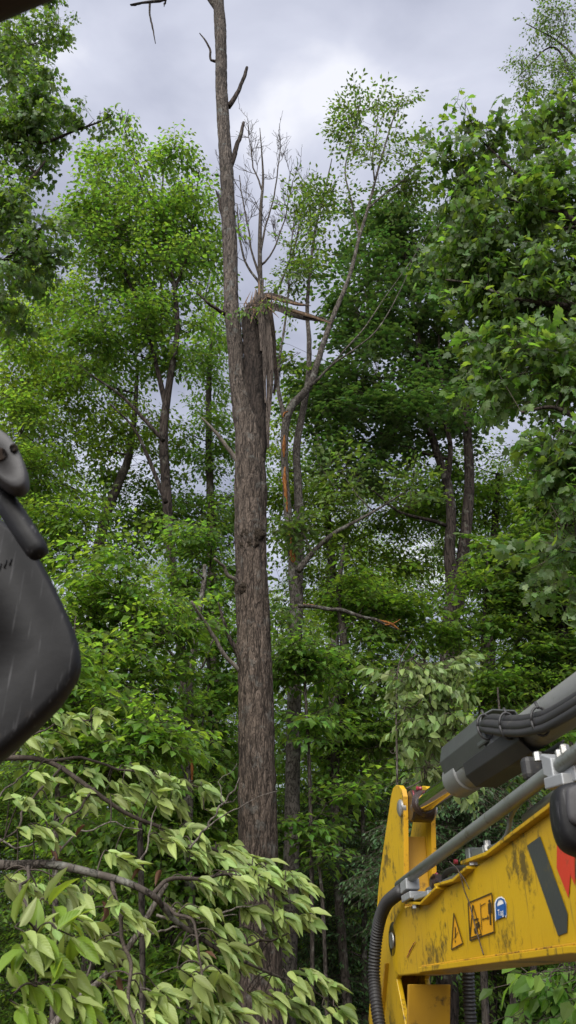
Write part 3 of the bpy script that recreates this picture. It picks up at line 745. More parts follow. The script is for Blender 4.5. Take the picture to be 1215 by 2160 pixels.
lm_2 = px_limb([(628, 1278, 9), (670, 1280, 8), (720, 1289, 9), (770, 1302, 7), (800, 1310, 7), (838, 1328, 3)], SY - .5, 22, 0.02, 4)
sb = [blob(775, 300, 60, 80, SY, 22, 0.8), blob(800, 345, 65, 60, SY, 14, 0.8), blob(762, 225, 18, 28, SY, 4, 0.3), blob(798, 225, 14, 24, SY, 3, 0.3), blob(845, 240, 16, 30, SY, 4, 0.3), blob(700, 420, 50, 70, SY, 16, 0.8), blob(870, 375, 35, 40, SY, 11, 0.4), blob(640, 500, 40, 110, SY, 26, 0.7), blob(615, 580, 35, 60, SY, 12, .5),
      blob(850, 1055, 50, 30, SY - .4, 9, 0.5), blob(725, 1015, 60, 55, SY - .5, 10, 0.6), blob(630, 1110, 28, 60, SY - .6, 14, 0.3), blob(610, 760, 26, 50, SY, 6, .4), blob(605, 1300, 12, 60, SY - .2, 7, .2)]
scar_tree = make_tree('scarred_tree', 'slim grey tree with orange bark scars, forked above, right of the snapped trunk', [st_main, st_b, st_c, st_d, st_e, st_f, st_g, st_h], sb, 'up', 'leaf_elm', 'bark_grey', 21, extra_limbs=[lm_1, lm_2], spray_k=7)
sbase = np.array(scar_tree.location)
def scar(pts, seed, Y=SY):
    p, rd = px_limb(pts, Y, 22)
    r = np.random.default_rng(seed); ns = 8
    a = Acc(); a.add(*tube(p, rd, ns, disp=r.normal(0, 1, (22, ns)) * rd[:, None] * 0.14)); a.build('bark_scar', 'wood_scar', scar_tree, off=sbase)
scar([(600, 918, 3, SY - .07), (599, 940, 8, SY - .075), (599, 965, 3, SY - .07)], 1)
scar([(601, 985, 3, SY - .07), (600, 1010, 8, SY - .08), (603, 1045, 7, SY - .08), (606, 1080, 3, SY - .07)], 2)
scar([(611, 1118, 4, SY - .06), (613, 1140, 9, SY - .075), (615, 1158, 5, SY - .08)], 3)
scar([(614, 1160, 8, SY - .085), (618, 1176, 13, SY - .088), (621, 1192, 6, SY - .085)], 4)
scar([(607, 868, 3, SY - .07), (600, 872, 5, SY - .07), (597, 880, 2, SY - .07)], 5)
scar([(640, 1276, 5, SY - .11), (660, 1277, 4, SY - .14), (690, 1282, 2, SY - .2)], 6)
scar([(800, 1308, 3, SY - .5), (825, 1316, 6, SY - .52), (842, 1328, 2, SY - .52)], 7)
a = Acc(); a.add(*tube(*px_limb([(812, 1318, 4), (828, 1316, 3), (845, 1306, 1)], SY - .52, 8), 5)); a.build('bark_scar', 'wood_scar', scar_tree, off=sbase)

# ------------------------------------------------------------------ bare-twigged tree behind
def bare_tree(name, label, trunk, Y, seed, levels):
    r = np.random.default_rng(seed)
    p, rd = px_trunk(trunk, Y, 60)
    base = np.array([p[0][0], p[0][1], 0.0]); root = thing(name, label, 'tree', base)
    a = Acc(); a.add(*tube(p, rd, 8)); a.build('trunk', 'bark_mid', root, off=base)
    tw = Acc()
    for (pts) in levels:
        lp, lr = px_limb([(q[0], q[1], q[2]) for q in pts], Y, 18, 0.03, int(pts[0][0] + pts[-1][1]))
        b = Acc(); b.add(*tube(lp, lr, 6)); b.build('limb', 'bark_mid', root, off=base)
        src = [(lp, 1.0)]
        for lev in range(3):
            nxt = []
            for (q, k) in src:
                for _ in range(6 if lev == 0 else 4):
                    i_ = r.integers(len(q) // 4, len(q))
                    d = q[min(i_ + 1, len(q) - 1)] - q[max(i_ - 1, 0)]; d = d / (np.linalg.norm(d) + 1e-9)
                    d = d + r.normal(0, 0.42, 3) + np.array([0, 0, 0.22]); d /= np.linalg.norm(d)
                    ln = k * r.uniform(0.5, 1.05) * 0.95
                    t_ = np.linspace(0, 1, 7)[:, None]
                    c = wobble(q[i_] + d * ln * t_ + np.array([0, 0, 0.12]) * ln * t_ ** 2, 0.04 * ln, r)
                    tw.add(*tubes3(c[None], 0.012 * (0.7 ** lev), 0.0055))
                    nxt.append((c, k * 0.62))
            src = nxt
    o = tw.build('twigs', 'bark_mid', root, off=base); o['kind'] = 'stuff'
    return root
bare_tree('bare_tree', 'leafless tree with fine bare twigs rising behind the snapped stem', [(545, 1200, 20), (547, 900, 16), (549, 700, 12), (549, 600, 10), (548, 520, 9), (550, 440, 7), (555, 380, 5), (552, 320, 3), (548, 270, 1.5)], 16.0, 8,
          [[(549, 590, 6), (530, 520, 4), (515, 440, 3), (505, 370, 2)], [(548, 540, 6), (560, 480, 4), (580, 400, 3), (592, 310, 2)], [(550, 600, 7), (522, 560, 5), (505, 500, 4), (500, 430, 2)],
           [(549, 560, 6), (570, 540, 4), (598, 470, 3), (618, 380, 2)], [(552, 400, 4), (535, 350, 3), (525, 290, 2)], [(550, 650, 7), (590, 600, 5), (622, 520, 4), (640, 430, 2)]])

# ------------------------------------------------------------------ leafy trees with a place of their own
DENS = 1.0
t4 = [px_trunk([(388, 2160, 24), (390, 1700, 22), (386, 1450, 20), (376, 1300, 19), (362, 1180, 19), (352, 1050, 21), (345, 920, 19), (351, 850, 17), (362, 780, 14), (374, 700, 11), (368, 610, 9), (350, 520, 7), (338, 450, 5), (344, 370, 3), (335, 300, 1.5)], 14.0, 110),
      px_limb([(350, 860, 12), (332, 780, 10), (305, 680, 8), (270, 590, 7), (235, 510, 6), (205, 445, 4), (190, 380, 2)], 14.0, 40),
      px_limb([(345, 930, 10), (300, 880, 8), (250, 830, 6), (190, 790, 4)], 13.6, 26), px_limb([(350, 1060, 10), (310, 960, 8), (280, 900, 5), (230, 850, 3)], 13.6, 26),
      px_limb([(338, 450, 6), (310, 400, 5), (285, 340, 3), (262, 270, 1.5)], 14, 24), px_limb([(368, 610, 7), (395, 540, 5), (410, 450, 4), (420, 360, 2)], 14, 24)]
make_tree('leafy_tree', 'light green slender tree filling the sky left of the tall trunk', t4,
          [blob(300, 450, 125, 95, 14, 95), blob(260, 570, 130, 100, 14, 100), blob(385, 490, 65, 110, 14.3, 45), blob(268, 335, 40, 65, 14, 18, .7), blob(270, 280, 16, 32, 14, 4, .3), blob(375, 335, 40, 45, 14, 14, .7), blob(330, 325, 30, 40, 14, 9, .5), blob(410, 400, 40, 50, 14, 12, .6), blob(205, 335, 22, 35, 14, 6, .4), blob(170, 480, 40, 60, 14, 14, .6), blob(438, 520, 40, 110, 14.3, 18, .8), blob(220, 700, 120, 90, 14, 60), blob(360, 700, 90, 100, 14, 50), blob(200, 400, 40, 80, 14, 16, .6)], 'beech', 'leaf_beech', 'bark_dark', 31, spray_k=11, limb_cap=18, scale=1.12)
DENS = 0.72
t5 = [px_trunk([(945, 2160, 46), (944, 1650, 44), (944, 1480, 40), (950, 1330, 38), (958, 1250, 36), (948, 1170, 24), (952, 1090, 21), (944, 1020, 19), (920, 950, 16), (898, 870, 14), (888, 790, 12), (880, 700, 10), (865, 600, 7), (850, 500, 4), (840, 420, 2)], 16.0, 110),
      px_limb([(962, 1290, 30), (972, 1200, 26), (985, 1100, 24), (990, 1010, 21), (985, 900, 18), (978, 800, 15), (975, 680, 11), (965, 560, 7), (955, 470, 3)], 16.3, 50),
      px_limb([(944, 1020, 12), (950, 940, 11), (935, 880, 9), (915, 820, 7), (900, 760, 4)], 16, 24), px_limb([(985, 900, 12), (950, 850, 10), (930, 790, 7), (925, 700, 4)], 16, 24)]
make_tree('dark_maple', 'dark green double-stemmed maple with almost black trunks at right centre', t5,
          [blob(790, 640, 120, 130, 16, 150), blob(850, 520, 120, 100, 16, 120), blob(760, 820, 130, 120, 15.6, 170), blob(900, 700, 110, 120, 16, 110), blob(850, 900, 150, 70, 15.6, 120), blob(720, 1000, 80, 50, 15.6, 40, 1), blob(960, 560, 100, 100, 16, 80), blob(1010, 800, 120, 150, 16.5, 120), blob(790, 480, 80, 60, 16, 40, 1)], 'maple_d', 'leaf_maple_dark', 'bark_dark', 33, spray_k=18)
DENS = 0.95
t6 = [px_trunk([(1330, 2160, 70), (1325, 1500, 64), (1310, 1000, 52), (1290, 700, 42), (1280, 500, 32), (1270, 300, 22), (1260, 100, 12), (1250, -50, 4)], 8.40, 60),
      px_limb([(1290, 720, 24), (1215, 655, 17), (1150, 640, 13), (1080, 630, 9), (1000, 600, 6), (940, 590, 3)], 8.23, 30), px_limb([(1285, 520, 20), (1215, 470, 14), (1130, 400, 9), (1060, 340, 6), (990, 270, 3)], 8.06, 30),
      px_limb([(1305, 960, 20), (1240, 900, 14), (1170, 860, 9), (1100, 870, 5)], 7.98, 26), px_limb([(1310, 800, 20), (1215, 760, 14), (1130, 720, 9), (1040, 700, 5)], 8.82, 26)]
maple_right = make_tree('maple_tree', 'green maple with large lobed drooping leaves reaching in from the right', t6,
          [blob(1150, 400, 100, 110, 8.40, 70), blob(1000, 320, 65, 70, 8.15, 24, .5), blob(985, 265, 22, 24, 8.15, 4, .3), blob(945, 330, 22, 34, 8.15, 5, .3), blob(975, 420, 60, 80, 8.23, 24, .6), blob(1080, 520, 110, 110, 8.40, 75), blob(1180, 620, 90, 120, 8.40, 70), blob(1130, 780, 110, 120, 8.40, 75), blob(1000, 560, 80, 90, 8.65, 40), blob(1190, 950, 70, 110, 8.06, 50), blob(1080, 680, 90, 90, 8.82, 50), blob(1200, 1130, 50, 90, 7.73, 26, .8), blob(1170, 260, 70, 70, 8.40, 26, .7)], 'maple', 'leaf_maple', 'bark_dark', 35, spray_k=12)
DENS = 1.3
t7 = [px_trunk([(-170, 2160, 60), (-165, 1500, 54), (-150, 1000, 44), (-130, 600, 34), (-110, 300, 24), (-90, 50, 12), (-80, -120, 4)], 10.5, 60),
      px_limb([(-135, 560, 18), (-50, 480, 13), (20, 420, 9), (70, 372, 7), (95, 340, 4)], 10.2, 26), px_limb([(-110, 350, 16), (0, 300, 11), (90, 300, 7), (160, 275, 5), (215, 255, 3), (238, 240, 1.5)], 10.2, 30),
      px_limb([(-140, 700, 16), (-50, 600, 11), (20, 540, 7), (90, 480, 4), (150, 490, 2)], 10.4, 26)]
make_tree('maple_tree', 'maple crown hanging into the upper left corner against grey cloud', t7,
          [blob(45, 130, 75, 110, 10.3, 70), blob(20, 290, 95, 90, 10.3, 75), blob(95, 240, 50, 60, 10.2, 26, .6), blob(10, 440, 80, 70, 10.3, 45), blob(70, 500, 60, 50, 10.3, 24, .7), blob(232, 236, 14, 14, 10.2, 3, .2), blob(188, 258, 22, 18, 10.2, 5, .3), blob(110, 60, 30, 50, 10.2, 14, .5), blob(20, 580, 70, 60, 10.5, 28, .8)], 'maple', 'leaf_maple', 'bark_dark', 37, scale=0.85, spray_k=12)
DENS = 1.0
t8 = [px_trunk([(1330, 2160, 30), (1320, 1200, 26), (1310, 600, 20), (1300, 250, 14), (1285, 50, 8), (1270, -120, 3)], 15.0, 60),
      px_limb([(1305, 330, 8), (1230, 150, 6), (1180, 90, 4), (1110, 50, 2)], 15, 24), px_limb([(1305, 360, 8), (1230, 220, 6), (1170, 100, 4), (1095, 160, 2)], 15, 24)]
make_tree('small_leaved_tree', 'airy small-leaved tree in the top right corner', t8, [blob(1180, 70, 70, 70, 15, 34, 1.0), blob(1140, 140, 65, 60, 15, 20, 1.0), blob(1190, 200, 60, 80, 15, 26, 1.0), blob(1110, 180, 40, 40, 15, 7, .6)], 'small', 'leaf_elm', 'bark_dark', 39, spray_k=8, scale=1.15)

# ------------------------------------------------------------------ other trees of the stand
DENS = 1.25
def stand(name, label, trunk, Y, blobs, species, leafm, barkm, seed, **kw):
    stems = [px_trunk(trunk, Y, 60)] + [px_limb(q, Y, 24) for q in kw.pop('stems', ())]
    bl = [blob(b[0], b[1], b[2], b[3], b[5] if len(b) > 5 else Y, b[4]) for b in blobs]
    return make_tree(name, label, stems, bl, species, leafm, barkm, seed, **kw)
stand('leaning_tree', 'tree with a trunk leaning right, half hidden in leaves at left', [(185, 2160, 30), (190, 1500, 27), (205, 1200, 24), (222, 1090, 22), (250, 1020, 19), (272, 960, 15), (285, 860, 10), (290, 760, 5)], 17,
      [(120, 640, 110, 70, 45), (70, 780, 120, 110, 100), (190, 800, 110, 90, 75), (110, 930, 150, 90, 90), (260, 930, 90, 90, 60), (30, 620, 60, 70, 24)], 'beech', 'leaf_lime', 'bark_mid', 51, spray_k=16)
stand('leafy_tree', 'bright green tree standing right behind the tall trunk on its left', [(455, 2160, 24), (452, 1500, 22), (445, 1100, 18), (440, 850, 12), (450, 650, 5)], 18,
      [(440, 760, 55, 110, 50), (430, 930, 80, 90, 55), (400, 1080, 90, 80, 60), (290, 1080, 100, 90, 60), (450, 620, 40, 70, 14), (500, 1090, 60, 90, 36)], 'beech', 'leaf_beech', 'bark_mid', 53, spray_k=16)
stand('leafy_tree', 'green tree seen between the tall trunk and the dark maple', [(700, 2160, 26), (705, 1500, 24), (700, 1200, 18), (680, 1000, 12), (660, 850, 6)], 19,
      [(620, 870, 50, 70, 30), (670, 1080, 90, 80, 60), (770, 1080, 100, 70, 70), (700, 1230, 110, 90, 80), (600, 1020, 50, 110, 36), (840, 1220, 100, 80, 60)], 'beech', 'leaf_lime', 'bark_grey', 55, spray_k=16)
stand('leafy_tree', 'green tree behind the two dark maple trunks', [(1035, 2160, 30), (1030, 1500, 27), (1040, 1200, 20), (1050, 1000, 10)], 19,
      [(1060, 1010, 120, 90, 90), (960, 1080, 110, 80, 70), (1130, 1150, 110, 100, 90), (1010, 1200, 100, 80, 70), (890, 1050, 80, 60, 40)], 'beech', 'leaf_beech_low', 'bark_dark', 57, spray_k=16)
stand('leafy_tree', 'tree with low drooping leaves above the boom at the right edge', [(1205, 2160, 40), (1195, 1600, 34), (1185, 1300, 26), (1200, 1100, 18), (1215, 950, 8)], 13.5,
      [(1150, 1260, 90, 80, 60), (1180, 1050, 70, 80, 45), (1090, 1180, 70, 60, 34), (1190, 1400, 60, 70, 34)], 'maple_d', 'leaf_maple', 'bark_dark', 59, spray_k=14)
stand('leafy_tree', 'dark tree at the left edge behind the black mirror', [(-60, 2160, 34), (-55, 1500, 30), (-40, 1000, 22), (-30, 750, 10)], 15,
      [(60, 1010, 110, 90, 75), (130, 1130, 110, 80, 70), (20, 880, 80, 70, 30), (30, 700, 70, 60, 26)], 'beech', 'leaf_beech_low', 'bark_dark', 61, spray_k=16)
# understorey
DENS = 1.0
und = [
 ('young_beech', 'young beech left of the pale snag, leaves hanging in flat layers', [(300, 2160, 14), (290, 1600, 12), (270, 1350, 8), (250, 1200, 4)], 10.5, [(240, 1240, 110, 70, 42), (330, 1330, 90, 70, 38), (180, 1340, 90, 80, 40), (260, 1440, 120, 80, 50)], 'beech', 'leaf_beech_low', 71),
 ('young_beech', 'young beech filling the shade under the mirror at left', [(110, 2160, 14), (120, 1700, 12), (150, 1400, 7), (160, 1300, 3)], 9.0, [(190, 1500, 90, 60, 34), (110, 1420, 80, 70, 26), (300, 1560, 100, 70, 40), (210, 1620, 130, 60, 40)], 'beech', 'leaf_beech_low', 72),
 ('young_beech', 'young beech just left of the tall trunk at mid height', [(445, 2160, 14), (450, 1700, 12), (440, 1400, 8), (445, 1150, 4)], 13.0, [(440, 1230, 60, 80, 40), (470, 1380, 60, 90, 40), (420, 1500, 70, 80, 40), (470, 1580, 50, 80, 24), (420, 1130, 50, 70, 22)], 'beech', 'leaf_beech', 73),
 ('young_beech', 'young beech with bright leaves across the scarred tree', [(660, 2160, 10), (655, 1700, 9), (645, 1480, 6), (640, 1360, 3)], 11.4, [(625, 1390, 45, 40, 18), (600, 1420, 40, 40, 8), (680, 1400, 50, 40, 14), (660, 1500, 40, 40, 10)], 'beech', 'leaf_beech', 74),
 ('young_beech', 'leaning young beech with a hanging branch, right of the scarred tree', [(735, 2160, 20), (715, 1900, 20), (705, 1650, 20), (716, 1480, 21), (726, 1380, 19), (715, 1250, 12), (725, 1150, 5)], 13.0, [(740, 1250, 80, 70, 45), (780, 1390, 90, 80, 55), (700, 1560, 80, 80, 45), (830, 1300, 70, 60, 34), (790, 1530, 90, 80, 50), (598, 1520, 36, 120, 26, 15.5), (590, 1350, 30, 80, 12, 15.5)], 'beech', 'leaf_beech_low', 75),
 ('young_maple', 'young maple right of the two dark trunks', [(1025, 2160, 16), (1015, 1700, 15), (1018, 1400, 11), (1030, 1150, 5)], 13.5, [(1040, 1250, 80, 70, 36), (1080, 1360, 90, 70, 40), (1000, 1440, 80, 60, 34), (1130, 1450, 80, 60, 34), (960, 1330, 70, 60, 22)], 'beech', 'leaf_beech_low', 76),
 ('young_maple', 'thin leaning young maple low at the right edge', [(1130, 2160, 16), (1115, 1600, 14), (1090, 1400, 10), (1110, 1250, 6), (1150, 1120, 3)], 14.0, [(1150, 1300, 70, 70, 30), (1190, 1480, 60, 60, 26), (1080, 1500, 80, 60, 30), (1170, 1190, 60, 60, 22)], 'beech', 'leaf_beech_low', 77),
 ('hemlock', 'dark young evergreen in the deep shade right of the scarred trunk', [(770, 2160, 14), (768, 1900, 12), (765, 1700, 8), (760, 1560, 3)], 13.4, [(720, 1700, 80, 60, 36), (740, 1830, 90, 70, 46), (720, 1980, 90, 80, 55), (730, 2110, 90, 60, 46), (840, 1760, 70, 90, 34)], 'hemlock', 'leaf_hemlock', 78),
 ('hemlock', 'dark young evergreen low behind the yellow stick arm', [(905, 2160, 14), (900, 1900, 12), (895, 1700, 7), (890, 1600, 3)], 9.5, [(900, 1700, 80, 60, 30), (880, 1820, 90, 80, 40), (1040, 1700, 90, 70, 34), (1000, 1830, 80, 80, 30)], 'hemlock', 'leaf_hemlock', 79),
 ('young_beech', 'low beech sprays between the tall trunk and the bent branches', [(440, 2160, 10), (435, 1900, 9), (430, 1750, 6), (420, 1640, 3)], 12.4, [(430, 1680, 60, 60, 20), (460, 1820, 50, 60, 18), (380, 1760, 70, 60, 20)], 'beech', 'leaf_beech_low', 80),
 ('young_beech', 'low beech spray in front of the slim scarred trunk', [(690, 2160, 9), (680, 1900, 8), (668, 1800, 5), (655, 1740, 2)], 11.3, [(632, 1742, 32, 16, 6), (700, 1690, 40, 30, 8), (680, 1800, 40, 30, 8)], 'beech', 'leaf_beech', 81),
 ('young_maple', 'young maple low behind the cylinder guard', [(1085, 2160, 14), (1075, 1800, 12), (1060, 1600, 8), (1050, 1450, 3)], 11.0, [(1060, 1560, 90, 60, 40), (1150, 1570, 80, 60, 34), (980, 1600, 70, 60, 26)], 'beech', 'leaf_beech_low', 82),
 ('young_beech', 'dark young beech in the gap below the pale snag', [(365, 2160, 10), (360, 1900, 9), (350, 1700, 5)], 12.0, [(340, 1700, 90, 60, 40), (300, 1850, 120, 80, 50), (420, 1900, 80, 90, 46), (200, 1750, 120, 80, 45), (480, 2050, 90, 80, 45), (320, 2050, 120, 80, 45)], 'beech', 'leaf_beech_low', 83),
]
for (nm, lb, tr, Y_, bl, spc, lm, sd) in und:
    stand(nm, lb, tr, Y_, bl, spc, lm, 'bark_mid', sd, spray_k=12, min_att=0.1)

DENS = 1.0
# pale snag left of the tall trunk
sn = px_trunk([(404, 2160, 24), (398, 1750, 21), (398, 1600, 20), (400, 1450, 17), (410, 1360, 14), (420, 1290, 12), (430, 1230, 10), (432, 1192, 8)], 11.6, 80)
snb = np.array([sn[0][0][0], sn[0][0][1], 0.0]); snag = thing('dead_snag', 'thin pale dead snag left of the tall trunk with broken twigs', 'dead tree', snb)
A = Acc(); A.add(*tube(sn[0], sn[1], 11, disp=rng.normal(0, .004, (80, 11)))); A.build('trunk', 'bark_grey', snag, off=snb)
for pts in ([(401, 1450, 9), (375, 1400, 7), (350, 1360, 5), (320, 1340, 2)], [(398, 1640, 9), (360, 1580, 7), (300, 1545, 6), (230, 1535, 3)], [(399, 1560, 7), (340, 1530, 5), (260, 1520, 3)],
            [(402, 1440, 7), (430, 1400, 5), (455, 1330, 4), (470, 1290, 2)], [(412, 1350, 6), (395, 1310, 4), (408, 1280, 2)], [(430, 1225, 5), (420, 1205, 3), (412, 1200, 2)], [(398, 1600, 7), (420, 1560, 5), (432, 1500, 3)]):
    stub(pts, -0.3, 'bark_grey', 6, 'limb', snag, snb, 11.6)
a = Acc(); a.add(*tube(*px_limb([(404, 1590, 5, 11.52), (405, 1620, 7, 11.5), (405, 1650, 4, 11.52)], 11.5, 12), 7)); a.build('bark_scar', 'wood_scar', snag, off=snb)

# drooping pale beech between trunk and machine
stand('drooping_beech', 'young beech with pale wilting leaves hanging beside the cylinder guard', [(838, 2160, 6), (838, 1660, 5), (836, 1500, 4), (842, 1400, 3), (870, 1350, 2)], 6.2,
      [(870, 1410, 45, 40, 11), (935, 1445, 50, 40, 14), (900, 1530, 40, 55, 11), (905, 1610, 30, 40, 7), (848, 1500, 22, 60, 5), (960, 1510, 22, 40, 4)], 'droop', 'leaf_pale', 'bark_mid', 91, spray_k=8, min_att=0.5, scale=0.75)
stand('leafy_bush', 'bright green bush in the bottom right corner under the boom', [(1205, 2300, 10), (1200, 2200, 8), (1190, 2120, 4), (1195, 2060, 2)], 4.6,
      [(1190, 2140, 50, 50, 20), (1225, 2085, 40, 50, 14), (1150, 2180, 35, 35, 9), (1220, 2190, 60, 40, 18)], 'droop', 'leaf_beech', 'bark_mid', 93, spray_k=6, min_att=0.1, scale=0.85)

# leafy twig caught on the break
lt = Acc(); tt = Acc()
cpos = np.array([P(px, py, MY - .35) for px, py in ((500, 655), (512, 660), (528, 645), (545, 650), (585, 640), (600, 648), (575, 628), (505, 640))])
put_sprays('droop', cpos, rng.normal(0, 1, cpos.shape), np.full(len(cpos), 0.75), rng, tt, lt)
tb = P(530, 640, MY - .3)
tr = thing('leafy_twig', 'small leafy twig caught on the splintered top of the snapped stem', 'twig', tb)
tq = np.linspace(0, 1, 5)[None, :, None]
tt.add(*tubes3(tb[None, None] * (1 - tq) + cpos[:, None] * tq, 0.006, 0.003))
tt.build('twig', 'bark_twig', tr, off=tb)['kind'] = 'stuff'; lt.build('leaf_cluster', 'leaf_beech', tr, smooth=False, off=tb)['kind'] = 'stuff'

# ------------------------------------------------------------------ far stand: four kinds, copied
def copy_tree(o, loc, rz, sc):
    c = o.copy(); C.objects.link(c); c.location = loc; c.rotation_euler = (0, 0, rz); c.scale = (sc, sc, sc)
    for ch in o.children:
        d = ch.copy(); C.objects.link(d); d.parent = c
    return c
protos = []
FARLAB = ('slim mid green tree deep in the wood behind', 'slim bright green tree deep in the wood behind', 'tall yellow-green tree deep in the wood behind', 'low bushy tree of the thicket under the far crowns')
FARGRP = ('mid green trees deep in the wood', 'bright green trees deep in the wood', 'yellow-green trees deep in the wood', 'thicket under the far crowns')
for k in range(4):
    r = np.random.default_rng(200 + k)
    H = (17, 15, 19, 8)[k]
    X0 = -9 + 6.0 * k; Y0 = 31 + 3 * (k % 2)
    p = np.stack([X0 + np.cumsum(r.normal(0, .06, 30)), Y0 + np.cumsum(r.normal(0, .06, 30)), np.linspace(-.15, H * .95, 30)], -1)
    rd = np.linspace(.20, .03, 30) if k < 3 else np.linspace(.07, .015, 30)
    bl = []
    for q in range(7):
        h = H * (0.16 + 0.80 * q / 6) if k < 3 else H * (0.08 + 0.9 * q / 6)
        w = (2.7 - 0.24 * abs(q - 2.5)) * (1 if k < 3 else 0.85)
        bl.append((np.array([X0 + r.normal(0, .7), Y0 + r.normal(0, .7), h]), (w, w, H * 0.11), 62))
    o = make_tree('forest_tree', FARLAB[k], [(p, rd)], bl, 'beech_far', ('leaf_beech_low', 'leaf_beech', 'leaf_lime', 'leaf_beech_low')[k], 'bark_dark', 210 + k, group=FARGRP[k], spray_k=40, min_att=0.12, limb_cap=3)
    protos.append(o)
rf = np.random.default_rng(77)
spots = []
for row, (Yr, step) in enumerate(((24, 3.4), (29, 3.6), (36, 4.0), (45, 4.6), (56, 5.2), (70, 6.5))):
    half = Yr * 0.50 + 3
    xs = np.arange(-half, half, step)
    for xx in xs: spots.append((xx + rf.normal(0, .8), Yr + rf.normal(0, 1.4), row))
for q, (xx, yy, row) in enumerate(spots):
    k = int(rf.integers(0, 4)); sc = rf.uniform(0.72, 0.98) if row < 2 else rf.uniform(0.85, 1.2)
    copy_tree(protos[k], (xx, yy, 0), rf.uniform(0, 6.28), sc)
# low thicket closing the view under the crowns
for q in range(26):
    a_ = -0.46 + 0.92 * (q + rf.uniform(-.3, .3)) / 25; yy = rf.uniform(17.5, 22)
    copy_tree(protos[3], (yy * a_, yy, 0), rf.uniform(0, 6.28), rf.uniform(0.62, 0.9))

# ------------------------------------------------------------------ foreground beech branches, leaf by leaf
fb_base = np.array([-2.3, 2.5, 0.0])
fb = thing('beech_sapling', 'pale green beech branches with drooping leaves across the lower left foreground', 'tree', fb_base)
tp = smooth_path([(-2.3, 2.5, -.15), (-2.28, 2.5, 1.0), (-2.2, 2.52, 2.2), (-2.25, 2.6, 3.4)], 30)
A = Acc(); A.add(*tube(tp, np.linspace(.06, .03, 30), 10)); A.build('trunk', 'bark_grey', fb, off=fb_base)
fpool = []
def fl(pts, name='limb', mat='bark_twig', wob=0.012, join=False):
    p, rd = px_limb(pts, 2.7, max(14, 5 * len(pts)), wob, int(pts[1][0] * 3 + pts[1][1]))
    if join:
        p = np.concatenate([[np.array([-2.22, 2.55, p[0][2] - .35])], p]); rd = np.concatenate([[rd[0] * 1.3], rd])
    a = Acc(); a.add(*tube(p, rd, 8)); a.build(name, mat, fb, off=fb_base); fpool.append(p)
fl([(-120, 1800, 22, 2.6), (-20, 1822, 20, 2.6), (100, 1828, 18, 2.6), (230, 1850, 15, 2.6), (318, 1885, 13, 2.6), (345, 1912, 11, 2.65), (385, 1952, 11, 2.7), (470, 2005, 9, 2.8), (560, 2050, 6, 2.9), (650, 2085, 4, 3.0), (705, 2120, 3, 3.0)], join=True, mat='bark_mid')
fl([(352, 1862, 10, 2.8), (330, 1900, 12, 2.8), (290, 1975, 12, 2.8), (225, 2055, 14, 2.75), (160, 2110, 15, 2.7), (90, 2190, 17, 2.65)], mat='bark_dead')
fl([(-140, 1610, 14, 2.9), (-10, 1603, 12, 2.9), (70, 1600, 11, 2.9), (130, 1617, 10, 2.9), (200, 1662, 9, 2.9), (290, 1722, 8, 2.95), (400, 1775, 7, 3.0), (480, 1812, 6, 3.05), (560, 1860, 5, 3.1), (610, 1905, 3, 3.1)], join=True)
fl([(236, 1855, 10, 2.6), (250, 1920, 9, 2.55), (268, 2040, 8, 2.5), (285, 2160, 7, 2.45), (290, 2230, 4, 2.4)])
fl([(100, 1605, 7, 2.9), (180, 1600, 6, 2.95), (260, 1625, 5, 3.0), (350, 1640, 4, 3.0), (425, 1662, 3, 3.0)])
fl([(320, 1888, 10, 2.6), (360, 1855, 9, 2.7), (440, 1850, 7, 2.8), (520, 1850, 5, 2.9), (600, 1880, 3, 3.0)])
fl([(20, 1600, 6, 2.9), (60, 1560, 5, 2.9), (120, 1525, 4, 2.9), (190, 1520, 3, 2.9)])
fl([(345, 1905, 8, 2.7), (400, 1945, 6, 2.6), (420, 2020, 5, 2.55), (440, 2100, 4, 2.5)])
fl([(60, 1828, 8, 2.5), (50, 1870, 6, 2.2), (62, 1920, 5, 1.95), (70, 1960, 4, 1.9), (75, 2080, 3, 1.9)])
fl([(470, 2005, 6, 2.8), (540, 1990, 5, 2.9), (590, 1975, 4, 3.0), (625, 1960, 2, 3.0)])
fl([(200, 1662, 6, 2.9), (150, 1720, 5, 2.8), (100, 1760, 3, 2.7)])
fl([(130, 1617, 6, 2.9), (60, 1700, 5, 2.8), (20, 1760, 4, 2.7), (-30, 1800, 4, 2.6)])
